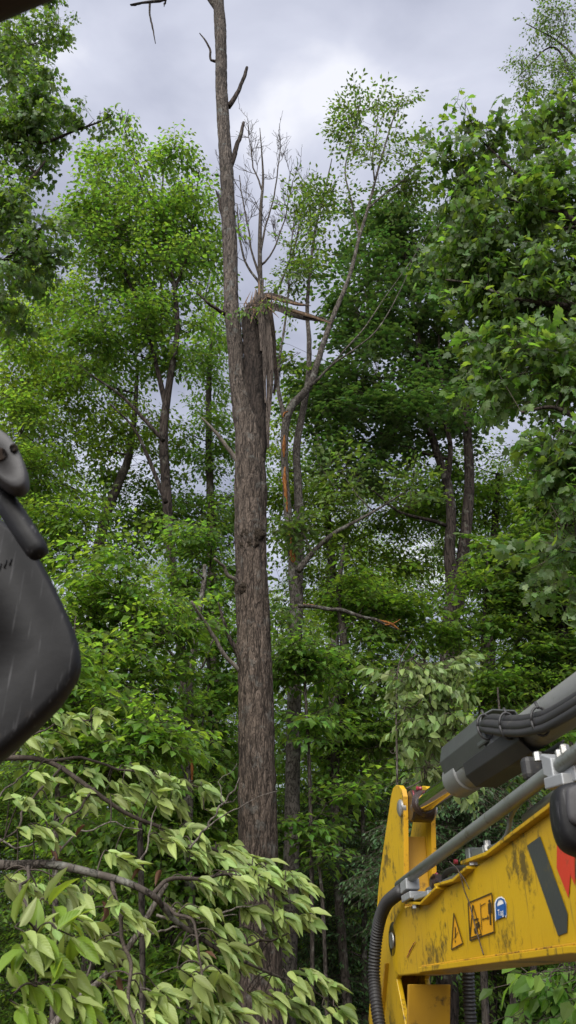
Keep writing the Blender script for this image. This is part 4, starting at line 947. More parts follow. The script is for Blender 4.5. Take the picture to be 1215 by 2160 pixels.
# bare grey twigs reaching to the trunk
for pts in ([(400, 1790, 5), (435, 1745, 4), (470, 1695, 4), (495, 1665, 3), (505, 1640, 1.5)], [(425, 1755, 4), (465, 1725, 3), (510, 1700, 2.5), (560, 1675, 2), (590, 1668, 1)], [(470, 1695, 3), (492, 1690, 2), (500, 1680, 1)],
            [(470, 1695, 3), (462, 1660, 2), (500, 1610, 1)], [(350, 1910, 6), (400, 1935, 5), (470, 1925, 4), (560, 1905, 2)], [(330, 1930, 6), (390, 1945, 5), (440, 1935, 3), (500, 1930, 2)],
            [(290, 1975, 5), (350, 1960, 4), (420, 1970, 3), (480, 1990, 2)], [(225, 2055, 5), (280, 2075, 4), (350, 2110, 3), (420, 2150, 2)], [(300, 1880, 5), (300, 1800, 4), (320, 1740, 3), (330, 1700, 2)],
            [(100, 1828, 6), (160, 1760, 4), (230, 1740, 3), (300, 1750, 2)], [(160, 2110, 5), (210, 2000, 4), (260, 1960, 3), (330, 1945, 2)], [(330, 1900, 5), (300, 1960, 4), (280, 1990, 3), (240, 2010, 2)],
            [(0, 1770, 4), (50, 1790, 3), (100, 1750, 2), (130, 1720, 1)], [(-20, 1700, 4), (40, 1640, 3), (70, 1620, 2)], [(480, 2110, 4), (440, 2060, 3), (380, 2040, 3), (330, 2055, 2)]):
    fl([(a_, b_, c_, 2.8) for a_, b_, c_ in pts], 'bare_twig', 'bark_dead', 0.01)

def leaf_hi(bend, fold, twist, wav):
    """beech leaf of unit length: 7 x 5 grid, folded along the midrib, drooping tip"""
    nu, nv = 8, 5
    V = []; UV = []
    for i_ in range(nu):
        u = i_ / (nu - 1)
        w = 0.255 * (math.sin(math.pi * u ** 0.80) ** 0.8) * (1 - 0.25 * u) if 0 < i_ < nu - 1 else 0.0
        for j_ in range(nv):
            v = -1 + 2 * j_ / (nv - 1)
            y = v * w * math.cos(fold)
            z = abs(v) * w * math.sin(fold) - 0.10 * w * v * v - bend * u * u + wav * math.sin(u * 19) * abs(v) * w + twist * u * v * w
            V.append((u - 0.22 * abs(bend) * u * u, y, z)); UV.append((u, v * 0.5))
    q = [(i_ * nv + j_, (i_ + 1) * nv + j_, (i_ + 1) * nv + j_ + 1, i_ * nv + j_ + 1) for i_ in range(nu - 1) for j_ in range(nv - 1)]
    return np.array(V), np.array(q), np.array(UV)
HI = [leaf_hi(.14, .6, .1, .06), leaf_hi(.22, .8, -.2, .05), leaf_hi(.05, .95, .3, .06), leaf_hi(.18, .5, -.1, .07), leaf_hi(.28, .7, .15, .05), leaf_hi(-.06, .65, -.3, .06)]
HIM = [mesh_np('beech_leaf', v, [q], 'leaf_front', True, uv) for v, q, uv in HI]
HIF = [mesh_np('beech_leaf_fresh', v, [q], 'leaf_fresh', True, uv) for v, q, uv in HI]

r = np.random.default_rng(404)
# sprigs: where leafy shoots hang (px, py, distance), photographed positions plus filling
rows = [(60, 1520, 120, 1500), (100, 1530, 215, 1530), (20, 1590, 200, 1560)]
sprigs = []
def line(x0, y0, x1, y1, n_, Ya, Yb, j_=9):
    for i_ in range(n_):
        t_ = (i_ + 0.5) / n_
        sprigs.append((x0 + (x1 - x0) * t_ + r.normal(0, j_), y0 + (y1 - y0) * t_ + r.normal(0, j_), Ya + (Yb - Ya) * t_ + r.normal(0, .08), 0))
line(20, 1560, 110, 1500, 5, 2.8, 2.9); line(110, 1498, 215, 1520, 5, 2.9, 2.9); line(60, 1545, 200, 1545, 4, 2.9, 2.9)
line(20, 1640, 200, 1610, 5, 2.8, 2.95); line(200, 1600, 330, 1630, 6, 3.0, 3.0); line(300, 1625, 430, 1665, 7, 3.0, 3.0); line(230, 1650, 420, 1700, 8, 3.0, 3.0)
line(150, 1670, 260, 1690, 4, 2.9, 2.9); line(20, 1690, 130, 1680, 5, 2.7, 2.8); line(300, 1740, 450, 1740, 6, 3, 3); line(400, 1770, 500, 1800, 6, 3.0, 3.1)
line(330, 1770, 440, 1800, 6, 2.9, 2.9); line(470, 1790, 600, 1840, 8, 3.1, 3.1); line(530, 1830, 620, 1850, 6, 3.1, 3.1); line(560, 1880, 630, 1910, 5, 3.1, 3.1)
line(20, 1750, 110, 1740, 4, 2.6, 2.7); line(90, 1870, 200, 1860, 4, 2.6, 2.6); line(210, 1790, 300, 1820, 4, 2.7, 2.7); line(380, 1850, 520, 1860, 8, 2.8, 2.9); line(440, 1820, 560, 1850, 6, 3, 3)
line(340, 1900, 450, 1900, 4, 2.8, 2.8); line(480, 1900, 620, 1930, 6, 3.0, 3.0); line(490, 1950, 620, 1990, 5, 3.0, 3.0); line(340, 1985, 480, 1980, 5, 2.6, 2.6)
line(470, 2020, 690, 2070, 9, 2.9, 3.0); line(500, 2090, 710, 2130, 9, 2.9, 3.0); line(360, 2030, 480, 2060, 6, 2.6, 2.6); line(320, 2090, 470, 2130, 6, 2.5, 2.5); line(200, 2080, 320, 2130, 5, 2.5, 2.5)
line(170, 1990, 260, 2010, 3, 2.6, 2.6); line(100, 1940, 200, 1930, 3, 2.6, 2.6); line(210, 1900, 280, 1930, 3, 2.6, 2.6); line(0, 1840, 60, 1850, 3, 2.5, 2.5); line(420, 1930, 470, 1950, 2, 2.7, 2.7)
for (a_, b_) in ((95, 1900), (65, 1975), (120, 1960), (30, 1955), (85, 2010), (20, 2040), (75, 2070), (140, 2040), (40, 1990), (150, 2100), (20, 2110)): sprigs.append((a_, b_, 1.9 + r.normal(0, .04), 1))
leaves = []
PP = np.concatenate(fpool)
for (px, py, Y_, fresh) in sprigs:
    if not fresh and r.random() < 0.16: continue
    tip = P(px, py, Y_)
    d2 = np.linalg.norm(PP - tip, axis=1) + 0.5 * np.maximum(0, tip[2] - PP[:, 2]) * 0
    j_ = int(np.argmin(d2)); a0 = PP[j_]
    mid = (a0 + tip) / 2 + np.array([0, 0, 0.03]); t_ = np.linspace(0, 1, 6)[:, None]
    c = (1 - t_) ** 2 * a0 + 2 * t_ * (1 - t_) * mid + t_ ** 2 * tip
    ddir = np.array([r.uniform(0.3, 1.0), r.normal(0, .45), -r.uniform(.2, .6)]); ddir /= np.linalg.norm(ddir)
    ext = tip + ddir * 0.09 * np.linspace(0.2, 1, 3)[:, None]
    c = np.concatenate([c, ext])
    a = Acc(); a.add(*tubes3(c[None], 0.0026, 0.0012, 4)); a.build('twig', 'bark_twig', fb, off=fb_base)
    nlf = int(r.integers(6, 10))
    for q in range(nlf):
        u = (q + 0.6) / nlf
        p0 = tip + ddir * 0.06 * u * 1.05 + r.normal(0, .004, 3)
        sd_ = 1 if q % 2 else -1
        perp = np.cross(ddir, [0, 0, 1.0]); perp /= np.linalg.norm(perp)
        ax = ddir * r.uniform(.5, 1.1) + perp * sd_ * r.uniform(.2, 1.2) + np.array([0.28, -0.1, -r.uniform(-.3, .8)])
        if fresh and q < 2 and py < 1990: ax = np.array([r.normal(0.15, .25), r.normal(0, .2), r.uniform(.3, .9)])
        if fresh and q >= 2: ax = ddir * .5 + perp * sd_ * r.uniform(.3, 1.0) + np.array([0.1, -0.2, -r.uniform(.1, .8)])
        ax /= np.linalg.norm(ax)
        up = np.array([r.normal(-.1, .6), -0.35 + r.normal(0, .55), 1.0])
        size = r.uniform(.052, .088) * (1.05 if fresh else 1)
        leaves.append((p0, ax, up, size, fresh, int(r.integers(0, 6)), Y_))
# the 300 that show largest become leaves of their own, the rest one mass
leaves.sort(key=lambda q: -q[3] / q[6])
rest = [[], [], [], 0]
for i_, (p0, ax, up, size, fresh, vi, Y_) in enumerate(leaves):
    M = rotm(ax[None], np.cross(up, ax)[None])[0]
    if i_ < 300:
        o = link('leaf', (HIF if (fresh and vi < 4) else HIM)[vi], fb)
        mw = Matrix(((M[0][0] * size, M[0][1] * size, M[0][2] * size, p0[0] - fb_base[0]), (M[1][0] * size, M[1][1] * size, M[1][2] * size, p0[1] - fb_base[1]), (M[2][0] * size, M[2][1] * size, M[2][2] * size, p0[2]), (0, 0, 0, 1)))
        o.matrix_local = mw
    else:
        v, q, uv = HI[vi]
        rest[0].append(v @ M.T * size + p0 - fb_base); rest[1].append(q + rest[3]); rest[2].append(uv); rest[3] += len(v)
if rest[3]:
    o = link('leaf_mass', mesh_np('leaf_mass', np.concatenate(rest[0]), [np.concatenate(rest[1])], 'leaf_front', True, np.concatenate(rest[2])), fb); o['kind'] = 'stuff'
print('front leaves', len(leaves))
# a few dead brown leaves caught among the twigs
for (px, py) in ((120, 1775), (110, 1795), (130, 1790), (225, 1915), (215, 1900), (300, 1830), (180, 1740), (125, 1812), (250, 2060), (430, 2010), (440, 2080), (340, 1835)):
    v, q, uv = HI[int(r.integers(0, 6))]
    o = link('dead_leaf', mesh_np('dead_leaf', v * np.array([1, 1.0, 1.4]), [q], 'leaf_dead', True, uv), fb)
    o.matrix_local = Matrix.Translation(Vector(P(px, py, 2.75) - fb_base)) @ Matrix.Rotation(r.uniform(0, 6), 4, 'Z') @ Matrix.Rotation(r.uniform(-.3, 1.2), 4, 'Y') @ Matrix.Rotation(r.uniform(-1.2, 1.2), 4, 'X') @ Matrix.Scale(0.05, 4)

# ------------------------------------------------------------------ the yellow excavator (camera sits in its cab)
EXB = np.array([0.1, -0.6, 0.0])
ex = thing('excavator', 'yellow mini excavator with grey hydraulic cylinder, black mirror and cab roof edge', 'excavator', EXB)
A0 = np.array([0.59, 1.8, 0.0]); B0 = np.array([0.388, 3.2, 0.0])
ef = (B0 - A0) / np.linalg.norm(B0 - A0); el = np.array([-ef[1], ef[0], 0.0]); ez = np.array([0, 0, 1.0])
def LW(f, l_, z): return A0 + ef * f + el * l_ + ez * z
def pl(px, py, l_=0.0):
    """pixel -> (f, z) on the boom-parallel upright plane at offset l_"""
    d = ray(px, py); t_ = (np.dot(el, A0) + l_) / np.dot(el, d); p = EYE + d * t_
    return (float(np.dot(p - A0, ef)), float(p[2]))
def wp(px, py, l_=0.0):
    f, z = pl(px, py, l_); return LW(f, l_, z)

def bm_obj(name, bm, mat, parent, smooth=False, bevel=0.0, seg=2, label=None):
    bmesh.ops.remove_doubles(bm, verts=bm.verts, dist=1e-6)
    bmesh.ops.recalc_face_normals(bm, faces=bm.faces)
    if bevel:
        eds = [e_ for e_ in bm.edges if e_.is_manifold and e_.calc_face_angle(0) > 0.5]
        bmesh.ops.bevel(bm, geom=eds, offset=bevel, segments=seg, affect='EDGES', profile=0.5, clamp_overlap=True)
    for f_ in bm.faces: f_.smooth = smooth
    off = Vector(EXB)
    for v in bm.verts: v.co -= off
    me = bpy.data.meshes.new(name); bm.to_mesh(me); bm.free()
    me.materials.append(MATS[mat])
    o = link(name, me, parent)
    if label: o['label'] = label
    return o

def prism(name, poly, l0, l1, mat, parent=ex, bevel=0.003, label=None):
    """poly in (f,z), extruded sideways from l0 to l1"""
    bm = bmesh.new()
    a = [bm.verts.new(LW(f, l0, z)) for f, z in poly]; b = [bm.verts.new(LW(f, l1, z)) for f, z in poly]
    bm.faces.new(a); bm.faces.new(b[::-1])
    for i_ in range(len(a)):
        k = (i_ + 1) % len(a); bm.faces.new((a[i_], b[i_], b[k], a[k]))
    return bm_obj(name, bm, mat, parent, False, bevel, 2, label)

def ebox(name, c, sz, mat, parent=ex, bevel=0.004, rot=None, local=True, seg=2):
    """box; c and sz in (f,l,z) when local, else world"""
    bm = bmesh.new(); bmesh.ops.create_cube(bm, size=1.0)
    R_ = Matrix.Rotation(rot, 3, 'Y') if rot else Matrix.Identity(3)
    for v in bm.verts:
        q = R_ @ Vector((v.co.x * sz[0], v.co.y * sz[1], v.co.z * sz[2]))
        v.co = Vector(LW(c[0] + q.x, c[1] + q.y, c[2] + q.z)) if local else Vector(c) + q
    return bm_obj(name, bm, mat, parent, False, bevel, seg)

def etube(name, pts, rad, mat, parent=ex, ns=16, n=None, disp=None):
    p = np.asarray(pts, float)
    if n: 
        if np.ndim(rad): p, rad = smooth_path(p, n, rad)
        else: p = smooth_path(p, n)
    a = Acc(); a.add(*tube(p, rad, ns, disp=disp)); return a.build(name, mat, parent, off=EXB)

def lathe(name, c0, axis, prof, mat, parent=ex, ns=20):
    """prof: (distance along axis, radius)"""
    c0 = np.asarray(c0); axis = np.asarray(axis) / np.linalg.norm(axis)
    pts = np.array([c0 + axis * d for d, _ in prof]); rr_ = np.array([max(q, 1e-4) for _, q in prof])
    ref = np.array([0, 0, 1.0]) if abs(axis[2]) < .9 else np.array([1.0, 0, 0])
    N = np.cross(ref, axis); N /= np.linalg.norm(N); Bv = np.cross(axis, N); th = np.linspace(0, 2 * np.pi, ns, endpoint=False)
    V = pts[:, None] + rr_[:, None, None] * (N[None, None] * np.cos(th)[None, :, None] + Bv[None, None] * np.sin(th)[None, :, None])
    K = len(prof); i_ = np.arange(K - 1)[:, None] * ns; j_ = np.arange(ns)[None]; j2 = (j_ + 1) % ns
    q = np.stack([i_ + j_, i_ + j2, i_ + ns + j2, i_ + ns + j_], -1).reshape(-1, 4)
    a = Acc(); a.add(V.reshape(-1, 3), [q]); o = a.build(name, mat, parent, off=EXB)
    o.data.set_sharp_from_angle(angle=math.radians(35)); return o

# boom: side outline from the picture, carried on behind the viewer's right shoulder down to the king post
top = [pl(*q) for q in ((857, 1913), (904, 1906), (937, 1874), (972, 1856), (1000, 1831), (1037, 1803), (1100, 1757), (1170, 1706), (1215, 1668))]
nose = [pl(*q) for q in ((841, 2058), (833, 2050), (827, 2020), (824, 1990), (826, 1958), (838, 1928))]
bot = [pl(1215, 1997), pl(1050, 2020), pl(893, 2042), pl(884, 2054)]
outline = top + [(-.45, 2.30), (-.85, 2.22), (-1.3, 1.75), (-1.75, .95), (-1.5, .80), (-1.05, 1.45), (-.72, 1.86), (-.4, 1.965)] + bot + nose
boom = prism('boom', outline, -0.135, 0.0, 'yellow_paint', bevel=0.004)
def lip(name, pts, l0, l1, th, mat='yellow_edge', up=1):
    q = [pl(*p_) for p_ in pts]
    poly = q + [(f, z + th * up) for f, z in q[::-1]]
    return prism(name, poly, l0, l1, mat, boom, 0.0015)
lip('top_flange', [(868, 1907), (904, 1909), (939, 1875)], -0.03, 0.028, 0.008, 'yellow_paint')
lip('top_flange', [(932, 1871), (972, 1860), (1002, 1833)], -0.03, 0.024, 0.008, 'yellow_paint')
lip('top_flange', [(986, 1824), (1040, 1805), (1100, 1760), (1170, 1709), (1214, 1672)], -0.03, 0.020, 0.009, 'yellow_paint')
fz = [pl(893, 2042), pl(1050, 2020), pl(1215, 1997), (-.38, 1.967)]
prism('bottom_flange', [(f, z + .002) for f, z in fz] + [(f, z - .012) for f, z in fz[::-1]], -0.155, 0.016, 'yellow_paint', boom, 0.002)
prism('weld_seam', [(f, z + .007) for f, z in fz] + [(f, z + .0015) for f, z in fz[::-1]], -0.01, 0.007, 'yellow_edge', boom, 0.002)
# pivot at the boom tip
pf, pz = pl(822, 1985, 0.0); pf = 1.50
lathe('pivot_boss', LW(pf, -.004, pz), -el, [(-.004, 0.0), (-.004, .05), (0, .06), (.12, .06), (.12, 0)], 'grease', boom)
lathe('pivot_pin', LW(pf, .004, pz), -el, [(-.0, 0.0), (0, .026), (.01, .028), (.01, .0)], 'bolt_steel', boom)
# stick
lp_ = [pl(px, py, -.010) for px, py in ((853, 1910), (852, 1850), (851, 1720), (850, 1680), (847, 1665), (842, 1657), (835, 1656), (829, 1662), (825, 1675), (820, 1710), (811, 1770), (800, 1850), (792, 1950), (785, 2040), (777, 2150))]
low_ = [(1.86, 1.5), (1.78, 1.0), (1.66, .55), (1.56, .55), (1.48, 1.0), (1.42, 1.6), (1.42, 1.80), pl(836, 2065, -.010), (1.3, 2.05)]
stick = prism('dipper_arm', lp_ + low_, -.028, -.010, 'yellow_paint', ex, .0025)
prism('side_plate', lp_ + low_, -.112, -.130, 'yellow_paint', stick, .0025)
el_f = [q for q in lp_[:8]]
prism('plate_edge', [(f - .0015, z) for f, z in lp_[:5]] + [(f + .004, z) for f, z in lp_[:5][::-1]], -.0275, -.0105, 'yellow_edge', stick, 0)
prism('plate_edge', [(f - .0015, z) for f, z in lp_[:5]] + [(f + .004, z) for f, z in lp_[:5][::-1]], -.1125, -.1295, 'yellow_edge', stick, 0)
prism('web_plate', [(1.36, 2.14), (1.36, 2.40), (1.38, 2.40), (1.38, 2.14)], -.028, -.112, 'yellow_dirty', stick, .002)
prism('front_plate', [(1.30, 1.93), (1.44, 1.55), (1.52, .60), (1.54, .60), (1.46, 1.55), (1.32, 1.93)], .004, -.139, 'yellow_dirty', stick, .002)
prism('back_plate', [(1.62, 2.0), (1.80, 1.75), (1.82, 1.5), (1.74, 1.0), (1.62, .6), (1.60, .6), (1.72, 1.0), (1.80, 1.5), (1.78, 1.75), (1.60, 2.0)], .004, -.139, 'yellow_dirty', stick, .002)
hp = pl(831, 1697, .024); hpc = (1.235, 2.487)
for l_, s_ in ((-.010, 1), (-.130, -1)):
    lathe('pin_head', LW(hpc[0] + .06, l_, hpc[1]), el * s_, [(-.01, 0.0), (-.01, .030), (.006, .030), (.010, .024), (.010, 0)], 'bolt_steel', stick)
# bucket at the foot of the stick
bk = [(1.5, .62), (1.68, .60), (1.98, .42), (2.05, .15), (1.9, -.02), (1.62, .0), (1.5, .12), (1.56, .2), (1.7, .12), (1.86, .14), (1.92, .26), (1.82, .42)]
prism('bucket', bk, .16, -.30, 'guard_black', stick, .004)
# stick cylinder above the boom
ax_l = -.066
c_pin = LW(1.25, ax_l, 2.485); c_end = LW(-1.2, ax_l, 2.47)
cd = (c_end - c_pin) / np.linalg.norm(c_end - c_pin)
lathe('rod_eye', LW(1.25, -.029, 2.487), -el, [(0, 0), (0, .05), (.006, .056), (.076, .056), (.082, .05), (.082, 0)], 'grease')
lathe('grease_bead', LW(1.21, -.045, 2.540), -el, [(0, 0), (.002, .005), (.006, .009), (.012, .005), (.018, .008), (.024, .003), (.024, 0)], 'grease_red')
etube('grease_bead', [LW(1.205, -.032, 2.53), LW(1.195, -.032, 2.51), LW(1.194, -.032, 2.48), LW(1.196, -.032, 2.46)], [.002, .004, .003, .002], 'grease_red', n=12, ns=7)
lathe('piston_rod', c_pin + cd * .045, cd, [(0, 0), (0, .033), (.42, .033)], 'chrome', ns=32)
lathe('rod_collar', c_pin + cd * .04, cd, [(0, 0), (0, .044), (.018, .046), (.03, .036), (.03, .0)], 'grease')
cyl = lathe('cylinder_barrel', c_pin + cd * .44, cd, [(0, .034), (0, .055), (.11, .055), (.115, .049), (2.0, .049), (2.0, 0)], 'cylinder_grey', ns=36)
# black sheet-metal guard over the cylinder head
def guard(name, prof, f0, f1, th=.005, mat='guard_black', par=cyl):
    """profile in (l,z) swept along the cylinder"""
    pr = np.array(prof); n_ = len(pr)
    tn = np.gradient(pr, axis=0); nn = np.stack([-tn[:, 1], tn[:, 0]], -1); nn /= np.linalg.norm(nn, axis=1)[:, None]
    inn = pr + nn * th
    ring = np.concatenate([pr, inn[::-1]])
    bm = bmesh.new(); rows_ = []
    for f in (f0, f1):
        zoff = np.interp(f, (-1.2, 1.25), (2.47, 2.485))
        rows_.append([bm.verts.new(LW(f, a_, zoff + b_)) for a_, b_ in ring])
    m_ = len(ring)
    for i_ in range(m_):
        k = (i_ + 1) % m_; bm.faces.new((rows_[0][i_], rows_[0][k], rows_[1][k], rows_[1][i_]))
    for i_ in range(n_ - 1):
        for rw in rows_: bm.faces.new((rw[i_], rw[i_ + 1], rw[m_ - 2 - i_], rw[m_ - 1 - i_]))
    return bm_obj(name, bm, mat, par, False, .0015, 1)
GP = [(-.130, .080), (-.115, .108), (-.050, .108), (-.016, .090), (-.006, .046), (-.020, .000), (-.048, -.018)]
guard('cylinder_guard', GP, .79, .43)
guard('cylinder_guard', [(-.012, .0), (-.016, -.035), (-.04, -.062), (-.10, -.062), (-.13, -.03)], .60, .20, mat='rubber_black')
ebox('port_block', (.44, -.03, 2.515), (.07, .045, .05), 'guard_black', cyl, .006)
lathe('port_bolt', LW(.405, -.022, 2.53), -ef, [(0, 0), (0, .009), (.01, .009), (.012, 0)], 'bolt_steel', cyl, 6)
# hoses along the barrel with cable ties
for dl, dz, r_h in ((0.0, 0.0, .0125), (-.010, .017, .011), (.004, -.017, .010)):
    etube('hydraulic_hose', [LW(.56, -.04 + dl, 2.52 + dz), LW(.45, -.018 + dl, 2.545 + dz * .5), LW(.36, -.004 + dl, 2.527 + dz), LW(.22, .002 + dl, 2.482 + dz), LW(.08, .004 + dl, 2.447 + dz), LW(-.1, .0 + dl, 2.43 + dz), LW(-.8, .0 + dl, 2.42 + dz)], r_h, 'rubber_black', cyl, 12, 60)
for f in (.385, .235, .05):
    c = LW(f, -.003, float(np.interp(f, (-.1, .08, .22, .36), (2.432, 2.447, 2.482, 2.527))))
    th = np.linspace(0, 2 * np.pi, 17)
    etube('cable_tie', [c + el * .022 * math.cos(t_) + ez * .034 * math.sin(t_) for t_ in th], .0032, 'rubber_black', cyl, 6)
    etube('cable_tie', [c + ez * .032, c + ez * .048 + ef * .01], .004, 'rubber_black', cyl, 6)
# steel pipes along the boom
p0, p1 = wp(842, 1868, .020), wp(1215, 1590, .030)
pd = (p1 - p0); p2 = p1 + pd * 0.75
etube('hydraulic_pipe', [p0, p0 + pd * .5, p1, p2], .0165, 'pipe_steel', boom, 20)
etube('hydraulic_pipe', [wp(1108, 1731, -.02), wp(1111, 1728, -.02), wp(1160, 1690, -.02), wp(1215, 1650, -.02), wp(1215, 1650, -.02) + pd * .8], [.006, .0135, .0145, .0145, .0145], 'pipe_steel', boom, 18)
etube('grease_pipe', [wp(1032, 1789, .0), wp(1050, 1782, .0), wp(1066, 1766, .0), wp(1074, 1745, .0), wp(1078, 1722, .0), wp(1095, 1695, .0), wp(1130, 1668, .0)], .0062, 'pipe_steel', boom, 10, 40)
etube('grease_pipe', [wp(1120, 1660, -.01), wp(1090, 1690, -.01), wp(1080, 1705, -.01)], .006, 'pipe_steel', boom, 10, 12)
# clamps
def clamp(name, px, py, l0, l1, w, h, mat='alu', par=boom, skew=0.0):
    f, z = pl(px, py, l1)
    return prism(name, [(f - w / 2, z - h / 2 + skew), (f + w / 2, z - h / 2 - skew), (f + w / 2, z + h / 2 - skew), (f - w / 2, z + h / 2 + skew)], l0, l1, mat, par, .003)
clamp('pipe_clamp', 850, 1869, -.005, .042, .075, .034, skew=.004)
clamp('pipe_clamp', 855, 1892, -.03, .040, .105, .022, skew=.002)
clamp('clamp_plate', 886, 1889, -.02, .026, .16, .016)
f_, z_ = pl(872, 1913, .02)
lathe('bolt', LW(f_, .012, z_), -ez, [(-.006, 0), (-.006, .012), (.004, .012), (.006, .009), (.006, 0)], 'bolt_steel', boom, 6)
clamp('pipe_clamp', 1153, 1617, -.02, .050, .045, .046, skew=-.01)
clamp('clamp_plate', 1166, 1648, -.02, .052, .085, .024, skew=-.004)
clamp('clamp_plate', 1196, 1622, -.015, .03, .06, .05, skew=-.006)
ebox('rubber_block', (*pl(1130, 1618, .01)[:1], .018, pl(1130, 1618, .01)[1] - .004), (.035, .05, .052), 'rubber_black', boom, .012)
for (bx_, by_) in ((1134, 1594), (1191, 1579), (1181, 1590)):
    f, z = pl(bx_, by_, .03)
    lathe('bolt', LW(f, .03, z), ez, [(-.012, 0), (-.012, .010), (.006, .010), (.008, .008), (.008, 0)], 'bolt_steel', boom, 6)
clamp('clamp_plate', 1006, 1797, -.03, .012, .085, .020, 'pipe_steel', skew=-.003)
clamp('clamp_plate', 985, 1801, -.03, .014, .03, .030, 'pipe_steel')
f, z = pl(1024, 1780, .0); lathe('bolt', LW(f, -.005, z), ez, [(-.018, 0), (-.018, .014), (-.004, .014), (-.004, .009), (.008, .009), (.008, 0)], 'bolt_steel', boom, 8)
f, z = pl(1001, 1822, .0); lathe('bolt', LW(f, .004, z), -ez, [(-.008, 0), (-.008, .012), (.004, .012), (.006, .0)], 'bolt_steel', boom, 6)
# greased hose ends between stick and boom
etube('hydraulic_hose', [wp(935, 1872, -.03), wp(940, 1845, -.03), wp(955, 1835, -.03), wp(985, 1833, -.03), wp(1000, 1830, -.03)], .010, 'rubber_black', boom, 10, 24)
etube('hydraulic_hose', [wp(905, 1880, -.03), wp(925, 1872, -.03), wp(945, 1862, -.03), wp(985, 1845, -.03)], .013, 'pipe_steel', boom, 12, 16)
lathe('grease_bead', wp(926, 1846, -.04), el, [(0, 0), (.003, .006), (.008, .009), (.013, .006), (.016, 0)], 'grease_red', boom, 9)
lathe('fitting', wp(934, 1862, -.04), el, [(0, 0), (.002, .024), (.03, .026), (.04, .014), (.04, 0)], 'grease', boom, 10)
lathe('fitting', wp(966, 1818, -.04), el, [(0, 0), (.002, .007), (.012, .007), (.012, 0)], 'grease_red', boom, 8)
# ribbed hoses
def ribbed(name, pts, rad, par, pitch=.0115):
    p = smooth_path(np.array(pts), 400); s_ = np.concatenate([[0], np.cumsum(np.linalg.norm(np.diff(p, axis=0), axis=1))])
    n_ = int(s_[-1] / pitch * 5); u = np.linspace(0, s_[-1], n_); q = np.stack([np.interp(u, s_, p[:, k]) for k in range(3)], -1)
    rr_ = rad * (1 - .11 * (1 - np.cos(2 * np.pi * u / pitch)) )
    a = Acc(); a.add(*tube(q, rr_, 14)); return a.build(name, 'rubber_black', par, off=EXB)
ribbed('ribbed_hose', [wp(846, 1880, .03), wp(832, 1890, .035), wp(816, 1905, .04), wp(804, 1930, .045), wp(796, 1965, .05), wp(791, 2010, .055), wp(789, 2060, .06), wp(793, 2110, .065), wp(800, 2160, .065), LW(1.3, .06, 1.4), LW(1.4, .05, .9)], .0235, stick)
ribbed('ribbed_hose', [LW(1.27, -.2, 2.1), LW(1.27, -.195, 1.99), LW(1.29, -.195, 1.9), LW(1.31, -.195, 1.75), LW(1.36, -.19, 1.3), LW(1.45, -.18, .8)], .022, stick)
# marks on the boom's side
def decal(name, pts, mat, l_=.0022, par=boom):
    bm = bmesh.new(); vs = [bm.verts.new(wp(px, py, l_)) for px, py in pts]; bm.faces.new(vs)
    ob = bm_obj(name, bm, mat, par); ob.data.flip_normals() if ob.data.polygons[0].normal.dot(Vector(el)) < 0 else None
    return ob
def stroke(name, a_, b_, w, mat, l_=.0042):
    """bar between two pixels on the boom's side, w wide in px across the upright direction"""
    (x0, y0), (x1, y1) = a_, b_
    if abs(x1 - x0) * 2 >= abs(y1 - y0): return decal(name, [(x0, y0 - w), (x1, y1 - w), (x1, y1 + w), (x0, y0 + w)], mat, l_)
    return decal(name, [(x0 - w * .55, y0), (x0 + w * .55, y0), (x1 + w * .55, y1), (x1 - w * .55, y1)], mat, l_)
decal('letter_stroke', [(1111, 1784), (1139, 1764), (1197, 1927), (1196, 1967), (1177, 1974)], 'decal_dark')
decal('letter_stroke', [(1175, 1737), (1186, 1729), (1212, 1798), (1213, 1868), (1203, 1846), (1199, 1894), (1174, 1831)], 'decal_red')
decal('letter_stroke', [(1214, 1798), (1240, 1776), (1290, 1905), (1286, 1960), (1262, 1965), (1214, 1850)], 'decal_dark')
sticker = [(987, 1905), (1037, 1884), (1042, 1966), (991, 1984)]
decal('warning_sticker', sticker, 'decal_orange')
for i_ in range(4): stroke('sticker_line', sticker[i_], sticker[(i_ + 1) % 4], 1.6, 'decal_black')
tri = [(997, 1908), (991, 1979), (1015, 1971)]
for i_ in range(3): stroke('sticker_line', tri[i_], tri[(i_ + 1) % 3], 1.6, 'decal_black')
for q in ([(1003, 1949), (1010, 1943), (1013, 1953), (1006, 1958)], [(999, 1959), (1006, 1955), (1007, 1968), (1001, 1970)], [(999, 1939), (1009, 1936), (1009, 1940), (999, 1943)]): decal('sticker_mark', q, 'decal_black', .0042)
stroke('sticker_line', (1013, 1905), (1016, 1962), 1.0, 'decal_black'); stroke('sticker_line', (1013, 1912), (1024, 1905), 1.0, 'decal_black')
stroke('sticker_line', (1019, 1939), (1029, 1936), 1.2, 'decal_black'); decal('sticker_mark', [(1019, 1934), (1019, 1944), (1017, 1939)], 'decal_black', .0042); decal('sticker_mark', [(1028, 1930), (1028, 1941), (1031, 1935)], 'decal_black', .0042)
decal('sticker_mark', [(1029, 1906), (1036, 1903), (1037, 1925), (1035, 1926), (1036, 1950), (1033, 1951), (1032, 1929), (1030, 1928)], 'decal_black', .0042)
decal('sticker_mark', [(1030, 1899), (1032, 1897), (1034, 1898), (1034, 1902), (1032, 1904), (1030, 1903)], 'decal_black', .0042)
tri2 = [(957, 1926), (952, 2003), (976, 1990)]
decal('warning_sticker', tri2, 'decal_orange')
for i_ in range(3): stroke('sticker_line', tri2[i_], tri2[(i_ + 1) % 3], 1.5, 'decal_black')
stroke('sticker_line', (960, 1955), (960, 1978), 1.6, 'decal_black'); stroke('sticker_line', (960, 1983), (960, 1988), 1.6, 'decal_black')
stroke('sticker_line', (956, 1982), (966, 1966), 1.1, 'decal_black')
